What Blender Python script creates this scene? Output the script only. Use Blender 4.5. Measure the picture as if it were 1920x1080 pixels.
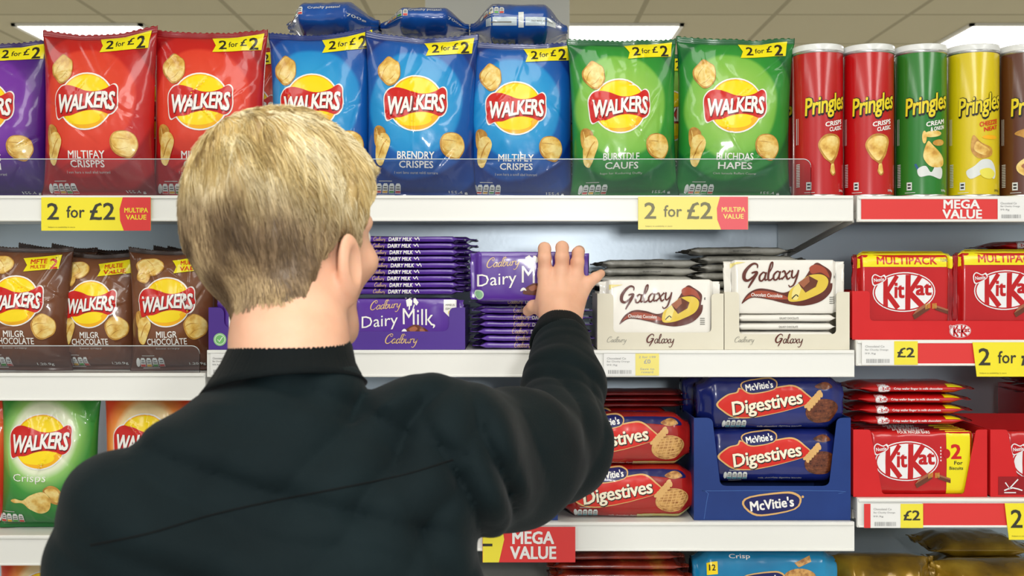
import bpy, bmesh, math, random
import numpy as np
from mathutils import Vector, Matrix
from mathutils.geometry import tessellate_polygon

for o in list(bpy.data.objects): bpy.data.objects.remove(o, do_unlink=True)
SC = bpy.context.scene
COL = SC.collection
PI = math.pi

# ------------------------------------------------------------------ camera
# metres; the front edge of the shelves lies in the plane Y = 0, the aisle is at Y < 0
CAM_D, CAM_Z, FPX, HOR = 1.65, 1.50, 2025.0, 520.0
K = CAM_D / FPX                       # metres covered by one photo pixel at Y = 0
def S(Y=0.0): return (CAM_D + Y) / FPX
def WX(px, Y=0.0): return (px - 960) * S(Y)
def WZ(py, Y=0.0): return CAM_Z + (HOR - py) * S(Y)
def P(px, py, Y): return Vector((WX(px, Y), Y, WZ(py, Y)))

cam = bpy.data.cameras.new('camera'); camo = bpy.data.objects.new('camera', cam); COL.objects.link(camo)
camo.location = (0, -CAM_D, CAM_Z); camo.rotation_euler = (PI/2, 0, 0)
cam.sensor_width = 36; cam.lens = 36 * FPX / 1920; cam.shift_y = -(540 - HOR) / 1920
cam.clip_start = .05; cam.clip_end = 60
cam.dof.use_dof = True; cam.dof.focus_distance = CAM_D + .01; cam.dof.aperture_fstop = 9.0
SC.camera = camo

# ------------------------------------------------------------------ light, exposure
SC.view_settings.view_transform = 'Standard'; SC.view_settings.look = 'None'
SC.view_settings.exposure = 0.0; SC.view_settings.gamma = 1.0
SC.view_settings.use_curve_mapping = False
world = bpy.data.worlds.new('shop_light'); SC.world = world; world.use_nodes = True
world.node_tree.nodes['Background'].inputs[0].default_value = (0.90, 0.97, 1.0, 1)
world.node_tree.nodes['Background'].inputs[1].default_value = 0.50
CEIL = 2.67                                   # ceiling height
def area(name, loc, sx, sy, power, rot=(0, 0, 0), col=(1, .98, .94)):
    l = bpy.data.lights.new(name, 'AREA'); l.shape = 'RECTANGLE'; l.size = sx; l.size_y = sy
    l.energy = power; l.color = col
    o = bpy.data.objects.new(name, l); COL.objects.link(o); o.location = loc; o.rotation_euler = rot
    return o
# rows of ceiling panels over the aisle in front of the shelves
for j, (yy, pw) in enumerate(((-.95, 8), (-2.1, 15), (-3.3, 22))):
    for i, xx in enumerate((-1.9, 0.0, 1.9)):
        area('ceiling_lamp', (xx, yy, CEIL - .03), .58, 1.1, pw)
for xx in (-2.6, 2.6):                   # panels over the aisles beyond
    for yy in (2.0, 4.6, 7.4): area('ceiling_lamp', (xx, yy, CEIL-.04), .58, 1.2, 35)
# the flash beside the camera: its sheen shows on the back panel behind the hand
fl = bpy.data.lights.new('camera_flash', 'AREA'); fl.shape = 'RECTANGLE'; fl.size = .12; fl.size_y = .08; fl.energy = 6; fl.color = (1, .985, .96)
flo = bpy.data.objects.new('camera_flash', fl); COL.objects.link(flo); flo.location = (.175, -CAM_D-.02, 1.56); flo.rotation_euler = (PI/2, 0, .12)
SC.cycles.max_bounces = 6; SC.cycles.diffuse_bounces = 3; SC.cycles.glossy_bounces = 3
SC.cycles.transmission_bounces = 6; SC.cycles.transparent_max_bounces = 8
SC.cycles.use_denoising = True

# ------------------------------------------------------------------ materials
def lin(c):
    if isinstance(c, str): c = tuple(int(c[i:i+2], 16) for i in (0, 2, 4))
    return tuple(((v/255)/12.92 if v/255 <= .04045 else ((v/255+.055)/1.055)**2.4) for v in c) + (1,)
_M = {}
def mat(c, rough=.42, coat=0., metal=0., name=None, spec=.5, bump=None, sss=0., sheen=0.):
    key = (str(c), rough, coat, metal, name, spec, bump, sss, sheen)
    if key in _M: return _M[key]
    m = bpy.data.materials.new(name or 'paint'); m.use_nodes = True
    b = m.node_tree.nodes['Principled BSDF']
    b.inputs['Base Color'].default_value = lin(c); b.inputs['Roughness'].default_value = rough
    b.inputs['Coat Weight'].default_value = coat; b.inputs['Coat Roughness'].default_value = .12
    b.inputs['Metallic'].default_value = metal; b.inputs['Specular IOR Level'].default_value = spec
    if sss: b.inputs['Subsurface Weight'].default_value = sss; b.inputs['Subsurface Radius'].default_value = (.012, .005, .003); b.inputs['Subsurface Scale'].default_value = 1
    if sheen: b.inputs['Sheen Weight'].default_value = sheen
    if bump:
        nt = m.node_tree; tc = nt.nodes.new('ShaderNodeTexCoord'); nz = nt.nodes.new('ShaderNodeTexNoise')
        nz.inputs['Scale'].default_value = bump[0]; bp = nt.nodes.new('ShaderNodeBump')
        bp.inputs['Strength'].default_value = bump[1]; bp.inputs['Distance'].default_value = bump[2]
        nt.links.new(tc.outputs['Object'], nz.inputs['Vector']); nt.links.new(nz.outputs['Fac'], bp.inputs['Height'])
        nt.links.new(bp.outputs['Normal'], b.inputs['Normal'])
    _M[key] = m
    return m
def ink(c):   return mat(c, .30, .35, name='printed_film', spec=.35)
def card(c):  return mat(c, .45, .12, name='printed_card')
def noisy(name, stops, scale=20, rough=.4, coat=0., coord='Object', detail=4, dist=0., bump=0., stretch=None, metal=0.):
    m = bpy.data.materials.new(name); m.use_nodes = True; nt = m.node_tree; b = nt.nodes['Principled BSDF']
    tc = nt.nodes.new('ShaderNodeTexCoord'); nz = nt.nodes.new('ShaderNodeTexNoise'); cr = nt.nodes.new('ShaderNodeValToRGB')
    nz.inputs['Scale'].default_value = scale; nz.inputs['Detail'].default_value = detail; nz.inputs['Distortion'].default_value = dist
    src = tc.outputs[coord]
    if stretch:
        mp = nt.nodes.new('ShaderNodeMapping'); mp.inputs['Scale'].default_value = stretch
        nt.links.new(src, mp.inputs['Vector']); src = mp.outputs['Vector']
    nt.links.new(src, nz.inputs['Vector']); nt.links.new(nz.outputs['Fac'], cr.inputs['Fac'])
    el = cr.color_ramp.elements
    while len(el) < len(stops): el.new(.5)
    for e, (p, c) in zip(el, stops): e.position = p; e.color = lin(c)
    nt.links.new(cr.outputs['Color'], b.inputs['Base Color'])
    b.inputs['Roughness'].default_value = rough; b.inputs['Coat Weight'].default_value = coat; b.inputs['Metallic'].default_value = metal
    b.inputs['Coat Roughness'].default_value = .12; b.inputs['Specular IOR Level'].default_value = .35
    if bump:
        bp = nt.nodes.new('ShaderNodeBump'); bp.inputs['Strength'].default_value = .6; bp.inputs['Distance'].default_value = bump
        nt.links.new(nz.outputs['Fac'], bp.inputs['Height']); nt.links.new(bp.outputs['Normal'], b.inputs['Normal'])
    return m
def ringed(name, cx, cy, stops, R, sy=1.0, rough=.28, coat=.5):
    """film printed with rings of colour round the point (cx, cy), print units; stops: (radius / R, colour)"""
    m = bpy.data.materials.new(name); m.use_nodes = True; nt = m.node_tree; b = nt.nodes['Principled BSDF']
    uv = nt.nodes.new('ShaderNodeUVMap'); mp = nt.nodes.new('ShaderNodeMapping')
    mp.inputs['Location'].default_value = (-cx/R, -cy/R*sy, 0); mp.inputs['Scale'].default_value = (100/R, 100/R*sy, 0)
    nz = nt.nodes.new('ShaderNodeTexNoise'); nz.inputs['Scale'].default_value = 1.3; nz.inputs['Detail'].default_value = 1
    nt.links.new(uv.outputs['UV'], mp.inputs['Vector']); nt.links.new(mp.outputs['Vector'], nz.inputs['Vector'])
    ln = nt.nodes.new('ShaderNodeVectorMath'); ln.operation = 'LENGTH'; nt.links.new(mp.outputs['Vector'], ln.inputs[0])
    ad = nt.nodes.new('ShaderNodeMath'); ad.operation = 'MULTIPLY_ADD'; ad.inputs[1].default_value = .14
    nt.links.new(nz.outputs['Fac'], ad.inputs[0]); nt.links.new(ln.outputs['Value'], ad.inputs[2])
    sb = nt.nodes.new('ShaderNodeMath'); sb.operation = 'MULTIPLY_ADD'; sb.inputs[1].default_value = .4; sb.inputs[2].default_value = -.028
    nt.links.new(ad.outputs[0], sb.inputs[0])
    cr = nt.nodes.new('ShaderNodeValToRGB'); el = cr.color_ramp.elements
    while len(el) < len(stops): el.new(.5)
    for e, (p, c) in zip(el, stops): e.position = min(1, p*.4); e.color = lin(c)
    nt.links.new(sb.outputs[0], cr.inputs['Fac']); nt.links.new(cr.outputs['Color'], b.inputs['Base Color'])
    b.inputs['Roughness'].default_value = rough; b.inputs['Coat Weight'].default_value = coat; b.inputs['Coat Roughness'].default_value = .07; b.inputs['Specular IOR Level'].default_value = .3
    tc = nt.nodes.new('ShaderNodeTexCoord'); n2 = nt.nodes.new('ShaderNodeTexNoise'); n2.inputs['Scale'].default_value = 60; n2.inputs['Detail'].default_value = 2
    bp = nt.nodes.new('ShaderNodeBump'); bp.inputs['Strength'].default_value = .25; bp.inputs['Distance'].default_value = .002
    nt.links.new(tc.outputs['Object'], n2.inputs['Vector']); nt.links.new(n2.outputs['Fac'], bp.inputs['Height']); nt.links.new(bp.outputs['Normal'], b.inputs['Normal'])
    return m

# ------------------------------------------------------------------ objects
def tag(o, label=None, cat=None, group=None, kind=None):
    if label: o['label'] = label
    if cat: o['category'] = cat
    if group: o['group'] = group
    if kind: o['kind'] = kind
    return o
def link(name, me, parent=None, loc=None, rot=None):
    o = bpy.data.objects.new(name, me); COL.objects.link(o)
    if parent: o.parent = parent
    if loc is not None: o.location = loc
    if rot is not None: o.rotation_euler = rot
    return o
def dup(o, loc=None, rot=None, label=None, group=None):
    c = o.copy(); COL.objects.link(c)
    if loc is not None: c.location = loc
    if rot is not None: c.rotation_euler = rot
    if label: c['label'] = label
    if group: c['group'] = group
    for ch in list(o.children):
        d = ch.copy(); COL.objects.link(d); d.parent = c; d.matrix_parent_inverse = ch.matrix_parent_inverse
        for g in list(ch.children):
            e = g.copy(); COL.objects.link(e); e.parent = d
    return c

# ------------------------------------------------------------------ small maths
def vnoise(x, y, seed=0):
    x = np.asarray(x, float); y = np.asarray(y, float)
    xi = np.floor(x).astype(np.int64); yi = np.floor(y).astype(np.int64); fx = x - xi; fy = y - yi
    def h(a, b):
        n = (a*374761393 + b*668265263 + seed*1442695041) & 0xffffffff
        n = ((n ^ (n >> 13)) * 1274126177) & 0xffffffff
        n = n ^ (n >> 16)
        return (n & 0xffff) / 32767.5 - 1
    fx = fx*fx*(3-2*fx); fy = fy*fy*(3-2*fy)
    return (h(xi, yi)*(1-fx)+h(xi+1, yi)*fx)*(1-fy) + (h(xi, yi+1)*(1-fx)+h(xi+1, yi+1)*fx)*fy
def catmull(pts, n=6, closed=False):
    pts = [Vector(p) for p in pts]; out = []
    N = len(pts)
    for i in range(N if closed else N-1):
        if closed: p0, p1, p2, p3 = pts[i-1], pts[i], pts[(i+1) % N], pts[(i+2) % N]
        else: p0, p1, p2, p3 = pts[max(i-1, 0)], pts[i], pts[i+1], pts[min(i+2, N-1)]
        for k in range(n):
            t = k/n
            out.append(.5*((2*p1)+(p2-p0)*t+(2*p0-5*p1+4*p2-p3)*t*t+(3*p1-p0-3*p2+p3)*t**3))
    if not closed: out.append(pts[-1])
    return [tuple(p) for p in out]

# ------------------------------------------------------------------ printed artwork: flat shapes that are wrapped onto a pack
_T = {}
def text_mesh(body, bold, shear, spacing=1.0):
    key = (body, bold, shear, spacing)
    if key not in _T:
        c = bpy.data.curves.new('t', 'FONT'); c.body = body; c.offset = bold; c.shear = shear; c.resolution_u = 2
        c.space_character = spacing; c.align_x = 'CENTER'
        o = bpy.data.objects.new('t', c); COL.objects.link(o); bpy.context.view_layer.update()
        dg = bpy.context.evaluated_depsgraph_get()
        me = bpy.data.meshes.new_from_object(o.evaluated_get(dg))
        v = np.zeros(len(me.vertices)*3); me.vertices.foreach_get('co', v); v = v.reshape(-1, 3)[:, :2]
        f = [tuple(p.vertices) for p in me.polygons]
        bpy.data.objects.remove(o); bpy.data.curves.remove(c); bpy.data.meshes.remove(me)
        _T[key] = (v, f)
    return _T[key]
class Art:
    def __init__(s, cell=5.0): s.V = []; s.F = []; s.M = []; s.mats = []; s.cell = cell; s.done = None
    def mi(s, m):
        if m not in s.mats: s.mats.append(m)
        return s.mats.index(m)
    def add(s, v, f, m, z):
        o = len(s.V); v = np.asarray(v, float); k = s.mi(m)
        s.V += [(a[0], a[1], z) for a in v]
        for q in f:
            ar = sum(v[q[i]][0]*v[q[(i+1) % len(q)]][1]-v[q[(i+1) % len(q)]][0]*v[q[i]][1] for i in range(len(q)))
            q = tuple(q) if ar > 0 else tuple(reversed(q))
            if abs(ar) > 1e-7: s.F.append(tuple(o+i for i in q)); s.M.append(k)
        return s
    def poly(s, pts, m, z=1, holes=()):
        loops = [[Vector((p[0], p[1], 0)) for p in pts]] + [[Vector((p[0], p[1], 0)) for p in h] for h in holes]
        return s.add([p for l in loops for p in l], tessellate_polygon(loops), m, z)
    def blob(s, pts, m, z=1, n=5): return s.poly(catmull(pts, n, True), m, z)
    def ell(s, cx, cy, rx, ry, m, z=1, rot=0, n=40, a0=0, a1=2*PI):
        c, q = math.cos(rot), math.sin(rot); full = abs(a1-a0-2*PI) < 1e-6
        p = [(rx*math.cos(a0+(a1-a0)*i/(n if full else n-1)), ry*math.sin(a0+(a1-a0)*i/(n if full else n-1))) for i in range(n)]
        return s.poly([(cx+x*c-y*q, cy+x*q+y*c) for x, y in p], m, z)
    def rect(s, x0, y0, x1, y1, m, z=1): return s.poly([(x0, y0), (x1, y0), (x1, y1), (x0, y1)], m, z)
    def text(s, body, cx, cy, w, h, m, z=2, bold=.012, shear=0., rot=0, warp=None, outline=None, spacing=1.0):
        """lettering fitted to w x h; bold and outline are laid out as overlapping copies of the letters"""
        v0, f = text_mesh(body, -.004 if bold < 0 else 0., shear, spacing)
        lo, hi = v0.min(0), v0.max(0); sx = w/(hi[0]-lo[0]+2*max(bold, 0)); sy = (h/(hi[1]-lo[1]+1.4*max(bold, 0))) if h else sx
        def put(ox, oy, mm, zz, dx=0, dy=0):
            q = (v0-(lo+hi)/2+(ox, oy))*(sx, sy)
            if warp: q = np.array([warp(a, b) for a, b in q])
            c, k = math.cos(rot), math.sin(rot)
            s.add(np.stack([q[:, 0]*c-q[:, 1]*k+cx+dx, q[:, 0]*k+q[:, 1]*c+cy+dy], 1), f, mm, zz)
        if bold < .008: put(0, 0, m, z)
        else:
            for i, (a, b) in enumerate(((-1, -.7), (1, -.7), (-1, .7), (1, .7))): put(a*bold, b*bold, m, z+.02*i)
        for (om, extra, dx, dy, zz) in (outline or ()):
            e = max(bold, 0)+extra
            for i in range(8): put(e*math.cos(i*PI/4), e*math.sin(i*PI/4), om, zz+.02*i, dx, dy)
        return s
    def stroke(s, pts, w, m, z=2, smooth=5, closed=False):
        """a line of width w (a number, or one value per given point)"""
        n0 = len(pts); ws = [w]*n0 if not hasattr(w, '__len__') else list(w)
        q = [(p[0], p[1], ws[i]) for i, p in enumerate(pts)]
        q = catmull(q, smooth, closed) if smooth > 1 else q
        n = len(q); L = []; R = []
        for i in range(n):
            a = q[i-1] if (i or closed) else q[i]; b = q[(i+1) % n] if (i < n-1 or closed) else q[i]
            t = Vector((b[0]-a[0], b[1]-a[1])); t = t.normalized() if t.length > 1e-9 else Vector((1, 0))
            hw = max(q[i][2], .05)/2; L.append((q[i][0]-t.y*hw, q[i][1]+t.x*hw)); R.append((q[i][0]+t.y*hw, q[i][1]-t.x*hw))
        f = [(i, i+1, n+i+1, n+i) for i in range(n-1)]
        if closed: f.append((n-1, 0, n, 2*n-1))
        return s.add(L+R, f, m, z)
    def xf(s, sx=1., sy=None, dx=0., dy=0., dz=0.):
        a = Art(s.cell); sy = sx if sy is None else sy
        a.V = [(x*sx+dx, y*sy+dy, z+dz) for x, y, z in s.V]; a.F = list(s.F); a.M = list(s.M); a.mats = list(s.mats); return a
    def merge(s, o):
        k = [s.mi(m) for m in o.mats]; n = len(s.V); s.V += o.V; s.F += [tuple(n+i for i in f) for f in o.F]; s.M += [k[i] for i in o.M]; return s
    def cut(s):
        """split the shapes along a square grid so that they bend with the pack"""
        if s.done is None:
            bm = bmesh.new(); vs = [bm.verts.new(v) for v in s.V]
            for f, k in zip(s.F, s.M):
                try: bm.faces.new([vs[i] for i in f]).material_index = k
                except ValueError: pass
            if s.cell and s.V:
                a = np.array(s.V); lo = a.min(0); hi = a.max(0)
                for ax, nrm in ((0, (1, 0, 0)), (1, (0, 1, 0))):
                    g = math.floor(lo[ax]/s.cell)*s.cell
                    while g < hi[ax]:
                        if g > lo[ax]:
                            co = (g, 0, 0) if ax == 0 else (0, g, 0)
                            bmesh.ops.bisect_plane(bm, geom=bm.verts[:]+bm.edges[:]+bm.faces[:], dist=1e-4, plane_co=co, plane_no=nrm)
                        g += s.cell
            bmesh.ops.triangulate(bm, faces=[f for f in bm.faces if len(f.verts) > 4])
            bm.verts.index_update()
            s.done = (np.array([v.co[:] for v in bm.verts]), [tuple(v.index for v in f.verts) for f in bm.faces], [f.material_index for f in bm.faces])
            bm.free()
        return s.done

EPS = .00022
def make(name, V, F, mats, mi=None, uv=None, arts=(), smooth=True, parent=None, flat_art=False):
    """one mesh: body (V, F) plus artwork; arts = [(Art, surface function, print scale)]; the surface function takes x, y in metres
    and returns points (n x 3) on the pack"""
    V = np.asarray(V, float); nb = len(V); allV = [V]; allF = list(F); M = list(mi) if mi is not None else [0]*len(F); mats = list(mats)
    UV = [np.asarray(uv, float) if uv is not None else V[:, [0, 2]]]; NR = []
    for art, fn, k in [q for q in arts if q[0].F]:
        v, f, m = art.cut(); x = v[:, 0]*k; y = v[:, 1]*k; h = .0006
        p = fn(x, y); tx = fn(x+h, y)-fn(x-h, y); ty = fn(x, y+h)-fn(x, y-h)
        n = np.cross(tx, ty); ln = np.linalg.norm(n, axis=1, keepdims=True); n = n/np.where(ln > 1e-12, ln, 1)
        off = sum(len(a) for a in allV); allV.append(p + n*(v[:, 2:3]*EPS + .0003)); NR.append((off, n))
        idx = []
        for a in art.mats:
            if a not in mats: mats.append(a)
            idx.append(mats.index(a))
        allF += [tuple(off+i for i in q) for q in f]; M += [idx[i] for i in m]; UV.append(v[:, :2]/100)
    A = np.concatenate(allV); U = np.concatenate(UV)
    me = bpy.data.meshes.new(name); me.from_pydata(A.tolist(), [], allF)
    for m in mats: me.materials.append(m)
    me.polygons.foreach_set('material_index', M)
    me.polygons.foreach_set('use_smooth', [bool(smooth)]*len(allF))
    ul = me.uv_layers.new(name='UVMap'); li = np.zeros(len(me.loops), dtype=np.int32); me.loops.foreach_get('vertex_index', li)
    ul.data.foreach_set('uv', U[li].ravel())
    me.update()
    if smooth and NR:
        vn = np.zeros(len(A)*3); me.vertices.foreach_get('normal', vn); vn = vn.reshape(-1, 3)
        for off, n in NR: vn[off:off+len(n)] = n
        me.normals_split_custom_set_from_vertices(vn.tolist())
    return me

def prism(pts, y0, y1):
    """polygon in x,z pushed from y0 (front) to y1 (back)"""
    n = len(pts); V = [(x, y0, z) for x, z in pts]+[(x, y1, z) for x, z in pts]
    ar = sum(pts[i][0]*pts[(i+1) % n][1]-pts[(i+1) % n][0]*pts[i][1] for i in range(n))
    tr = [t if (lambda p: (p[1][0]-p[0][0])*(p[2][1]-p[0][1])-(p[2][0]-p[0][0])*(p[1][1]-p[0][1]))([pts[i] for i in t]) > 0 else t[::-1]
          for t in tessellate_polygon([[Vector((x, z, 0)) for x, z in pts]])]
    F = [tuple(t) for t in tr]+[tuple(n+i for i in reversed(t)) for t in tr]
    for i in range(n):
        j = (i+1) % n; q = (i, n+i, n+j, j)
        F.append(q if ar > 0 else q[::-1])
    return V, F
def boxv(x0, x1, y0, y1, z0, z1):
    V = [(x, y, z) for x in (x0, x1) for y in (y0, y1) for z in (z0, z1)]
    return V, [(0, 1, 3, 2), (4, 6, 7, 5), (0, 4, 5, 1), (2, 3, 7, 6), (0, 2, 6, 4), (1, 5, 7, 3)]
def join(*parts):
    V = []; F = []; M = []
    for k, p in enumerate(parts):
        o = len(V); V += list(p[0]); F += [tuple(o+i for i in f) for f in p[1]]; M += [p[2] if len(p) > 2 else 0]*len(p[1])
    return V, F, M
def bevelled(me, w=.0015, seg=2):
    bm = bmesh.new(); bm.from_mesh(me)
    bmesh.ops.bevel(bm, geom=[e for e in bm.edges if e.is_manifold and e.calc_face_angle(0) > .5], offset=w, segments=seg, profile=.5, affect='EDGES')
    bm.to_mesh(me); bm.free(); return me
def solid(name, parts, mats, parent=None, loc=None, rot=None, bevel=0., arts=()):
    V, F, M = join(*parts); me = make(name, V, F, mats, M, smooth=False, arts=arts)
    if bevel: bevelled(me, bevel)
    return link(name, me, parent, loc, rot)
def plane_fn(y0, x0=0., z0=0.): return lambda x, y: np.stack([x+x0, np.full_like(x, y0), y+z0], 1)
# ------------------------------------------------------------------ pack shapes
def bag_fn(w, h, t, seed, k, wr=1.0, dip=6., side=1, narrow=.075):
    """front (side=1) or back of a standing crisp bag, base at z = 0; x, y in metres"""
    rs = np.random.RandomState(seed*7+1); creases = []
    for i in range(15):
        a = rs.uniform(-1, 1)*1.1 + (PI/2 if rs.rand() < .35 else 0)
        creases.append((rs.uniform(-.45, .45)*w, rs.choice([rs.uniform(.03, .25), rs.uniform(.72, .95), rs.uniform(.3, .7)])*h, math.cos(a), math.sin(a),
                        rs.uniform(.012, .035), rs.uniform(.0018, .0034), rs.choice([-1, 1])*rs.uniform(.0010, .0024)))
    tilt = rs.uniform(-1, 1)
    def fn(x, y):
        u = np.clip(x/(w/2), -1, 1); v = np.clip(y/h, 0, 1); a = .035
        q = np.clip((v-a)/(1-2*a), 0, 1); T = np.sin(PI*q)**.5*(1.18-.42*q)
        Pp = np.clip(1-np.abs(u)**2.3, 0, 1)**.6
        d = t/2*Pp*T
        e = np.clip(1-np.abs(u)**6, 0, 1)
        near_top = np.exp(-np.clip(h*(1-a)-y, 0, 1)/.035); near_bot = np.exp(-np.clip(y-h*a, 0, 1)/.022)
        fold = (1-np.abs(vnoise(x*62+tilt*y*40, y*7, seed)))**2*.0042-.0015
        d = d + wr*e*(fold*(near_top*.9+near_bot*.9)*np.clip(q*30, 0, 1)*np.clip((1-q)*30, 0, 1))
        d = d + wr*e*T*(.0016*vnoise(x*26, y*20, seed+5)+.0007*vnoise(x*70, y*55, seed+9))
        for cx, cy, ca, sa, L, wd, am in creases:
            X = (x-cx)*ca+(y-cy)*sa; Y = -(x-cx)*sa+(y-cy)*ca
            d = d + wr*e*T*am*np.exp(-(X/L)**2)*np.exp(-(Y/wd)**2)
        d = np.maximum(d, .0006)
        X = x*(1-narrow*T*.9+.0*v); top = np.clip((v-.75)/.25, 0, 1)**1.5
        Z = y + k*dip*top*(np.abs(u)**1.5-.5) + k*tilt*3*top*u + k*1.6*top*vnoise(x*30, v*0, seed+3)
        bend = top*(.004*vnoise(x*14, y*0, seed+2)+.0016*vnoise(x*45, y*0, seed+4))
        bend = bend + np.clip((.06-v)/.06, 0, 1)*.003*vnoise(x*22, y*0, seed+6)
        return np.stack([X, (-side*d)+bend, Z], 1)
    return fn
def ring_grid(us, vs, front, back):
    nx, ny = len(us), len(vs)
    g = np.meshgrid(us, vs); x = g[0].ravel(); y = g[1].ravel()
    Fp = front(x, y).reshape(ny, nx, 3); Bp = back(x, y).reshape(ny, nx, 3)
    ring = np.concatenate([Fp, Bp[:, ::-1][:, 1:-1]], 1); UX = np.concatenate([g[0], g[0][:, ::-1][:, 1:-1]], 1); UY = np.concatenate([g[1], g[1][:, 1:-1]], 1)
    n = ring.shape[1]; F = []
    for j in range(ny-1):
        for i in range(n):
            a = j*n+i; b = j*n+(i+1) % n; F.append((a, b, b+n, a+n))
    for j in (0, ny-1):
        for i in range(nx-2):
            l0 = j*n+i; r0 = j*n+i+1
            lb = j*n+(n-i) % n if i else j*n; rb = j*n+n-i-1
            q = [l0, r0, rb, lb] if i else [l0, r0, rb]
            if j == 0: q = q[::-1]
            F.append(tuple(q))
        i = nx-2; q = [j*n+i, j*n+i+1, j*n+nx]
        F.append(tuple(q[::-1] if j == 0 else q))
    return ring.reshape(-1, 3), F, np.stack([UX.ravel(), UY.ravel()], 1)
def make_bag(name, w, h, t, seed, body, art, k, wr=1., dip=6., seal=None):
    """a bag > top_seal; w, h, t in metres"""
    fr = bag_fn(w, h, t, seed, k, wr, dip, 1); bk = bag_fn(w, h, t, seed, k, wr, dip, -1)
    us = np.linspace(-w/2, w/2, 70); hs = h*.965
    V, F, U = ring_grid(us, np.linspace(0, hs, 104), fr, bk)
    me = make(name, V, F, [body], uv=U/(k*100), arts=[(art, fr, k)] if art else ())
    o = link(name, me)
    us = np.linspace(-w/2, w/2, 90); V, F, U = ring_grid(us, np.linspace(hs-.0005, h, 9), fr, bk)
    V = V.copy(); V[:, 1] += .0004*np.sin(U[:, 1]/h*900)
    V[:, 2] += np.where(U[:, 1] > h*.999, .0007*np.sign(np.sin(U[:, 0]*2400)), 0)
    link('top_seal', make('top_seal', V, F, [seal or body], uv=U/(k*100)), o)
    return o

def pillow_fn(w, h, d, n, fin, axis, taper, seed, wr, end=.5, z0=None, side='front', tw=0.):
    """bar, roll or packet lying along x; section is a rounded box h high and d deep; the wrapper ends run into flat fins"""
    z0 = h/2 if z0 is None else z0
    def scales(x):
        ax = np.abs(x); body = w/2-fin-taper
        s = np.clip((ax-body)/max(taper, 1e-6), 0, 1); s = s*s*(3-2*s)*.5 + s*.5
        fz = np.clip((ax-(w/2-fin))/max(fin, 1e-6), 0, 1)
        return s, fz
    def place(x, yy, dd, s, fz):
        if axis == 'd': a = 1-s*(1-.05); b = 1-s*.06
        elif axis == 'h': b = 1-s*(1-.07); a = 1-s*.04
        else: a = b = 1-s*(1-end)
        amp = wr*(.35+.65*np.clip(s*1.6, 0, 1))
        ang = np.arctan2(yy/h, dd/d)
        wv = amp*(.0016*vnoise(x*60, ang*3.0, seed)+.0009*vnoise(x*150, ang*5, seed+1)) + wr*.0007*vnoise(x*18, ang*2, seed+2)
        Y = -dd*a; Z = yy*b
        rl = np.sqrt((dd/d)**2+(yy/h)**2)+1e-6
        if axis == 'd': Y = Y - wv*dd/d/rl + np.clip(s, 0, 1)*wr*.0018*vnoise(x*90+yy*70, yy*60, seed+4); Z = Z + wv*.3*yy/h/rl
        elif axis == 'h': Z = Z + wv*yy/h/rl*.8 + np.clip(s, 0, 1)*wr*.0015*vnoise(x*90, dd*60, seed+4)
        else: Y = Y - wv*dd/d/rl; Z = Z + wv*yy/h/rl
        X = x + fz*np.sign(x)*.0008*np.sign(np.sin((yy if axis == 'd' else dd)*2600))
        return np.stack([X, Y, Z+z0], 1)
    def front(x, y):
        q = np.clip(np.abs(2*y/h), 0, .9995); s, fz = scales(x)
        return place(x, y, d/2*(1-q**n)**(1/n), s, fz)
    def under(x, y):          # y = height above the lower edge measured round the section (0 = middle of the lower side)
        q = np.clip(np.abs(2*y/d), 0, .9995); s, fz = scales(x)
        return place(x, -h/2*(1-q**n)**(1/n), y, s, fz)
    def top(x, y):            # y > 0 runs from the middle of the top towards the back
        q = np.clip(np.abs(2*y/d), 0, .9995); s, fz = scales(x)
        return place(x, h/2*(1-q**n)**(1/n), -y, s, fz)
    def ring(x, th):
        c = np.cos(th); q = np.sin(th); s, fz = scales(x)
        return place(x, h/2*np.sign(q)*np.abs(q)**(2/n), d/2*np.sign(c)*np.abs(c)**(2/n), s, fz)
    return front, under, top, ring
def make_pillow(name, w, h, d, n=4, fin=.008, axis='d', taper=.010, seed=1, wr=1., end=.5, body=None, front=None, top=None, k=K, finmat=None, nx=None, m=44, parts=True):
    """wrapper > end_seal (two)"""
    f_, u_, t_, r_ = pillow_fn(w, h, d, n, fin, axis, taper, seed, wr, end)
    nx = nx or max(24, int(w/.005)); b = w/2-fin
    def tube(x0, x1, nn, nm, mats, arts=(), caps=True, parent=None):
        core = np.linspace(x0, x1, nn)
        if nm == name:
            e = max(taper, .004); core = np.unique(np.concatenate([np.linspace(x0, x0+e, 7), np.linspace(x0+e, x1-e, nn), np.linspace(x1-e, x1, 7)]))
        nn = len(core); th = np.linspace(-PI, PI, m, endpoint=False)
        X, T = np.meshgrid(core, th, indexing='ij'); V = r_(X.ravel(), T.ravel())
        F = []
        for i in range(nn-1):
            for j in range(m):
                a = i*m+j; c = i*m+(j+1) % m; F.append((a, a+m, c+m, c))
        F.append(tuple(range(m))); F.append(tuple((nn-1)*m+j for j in reversed(range(m))))
        U = np.stack([V[:, 0], V[:, 2]], 1)/(k*100)
        return link(nm, make(nm, V, F, mats, uv=U, arts=arts), parent)
    arts = []
    if front: arts.append((front, f_, k))
    if top: arts.append((top, t_, k))
    if fin > 0 and parts:
        o = tube(-b, b, nx, name, [body], arts)
        for sg in (-1, 1):
            x0, x1 = sorted((sg*(b-.0006), sg*w/2)); tube(x0, x1, 6, 'end_seal', [finmat or body], parent=o)
    else: o = tube(-w/2, w/2, nx, name, [body], arts)
    return o

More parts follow.
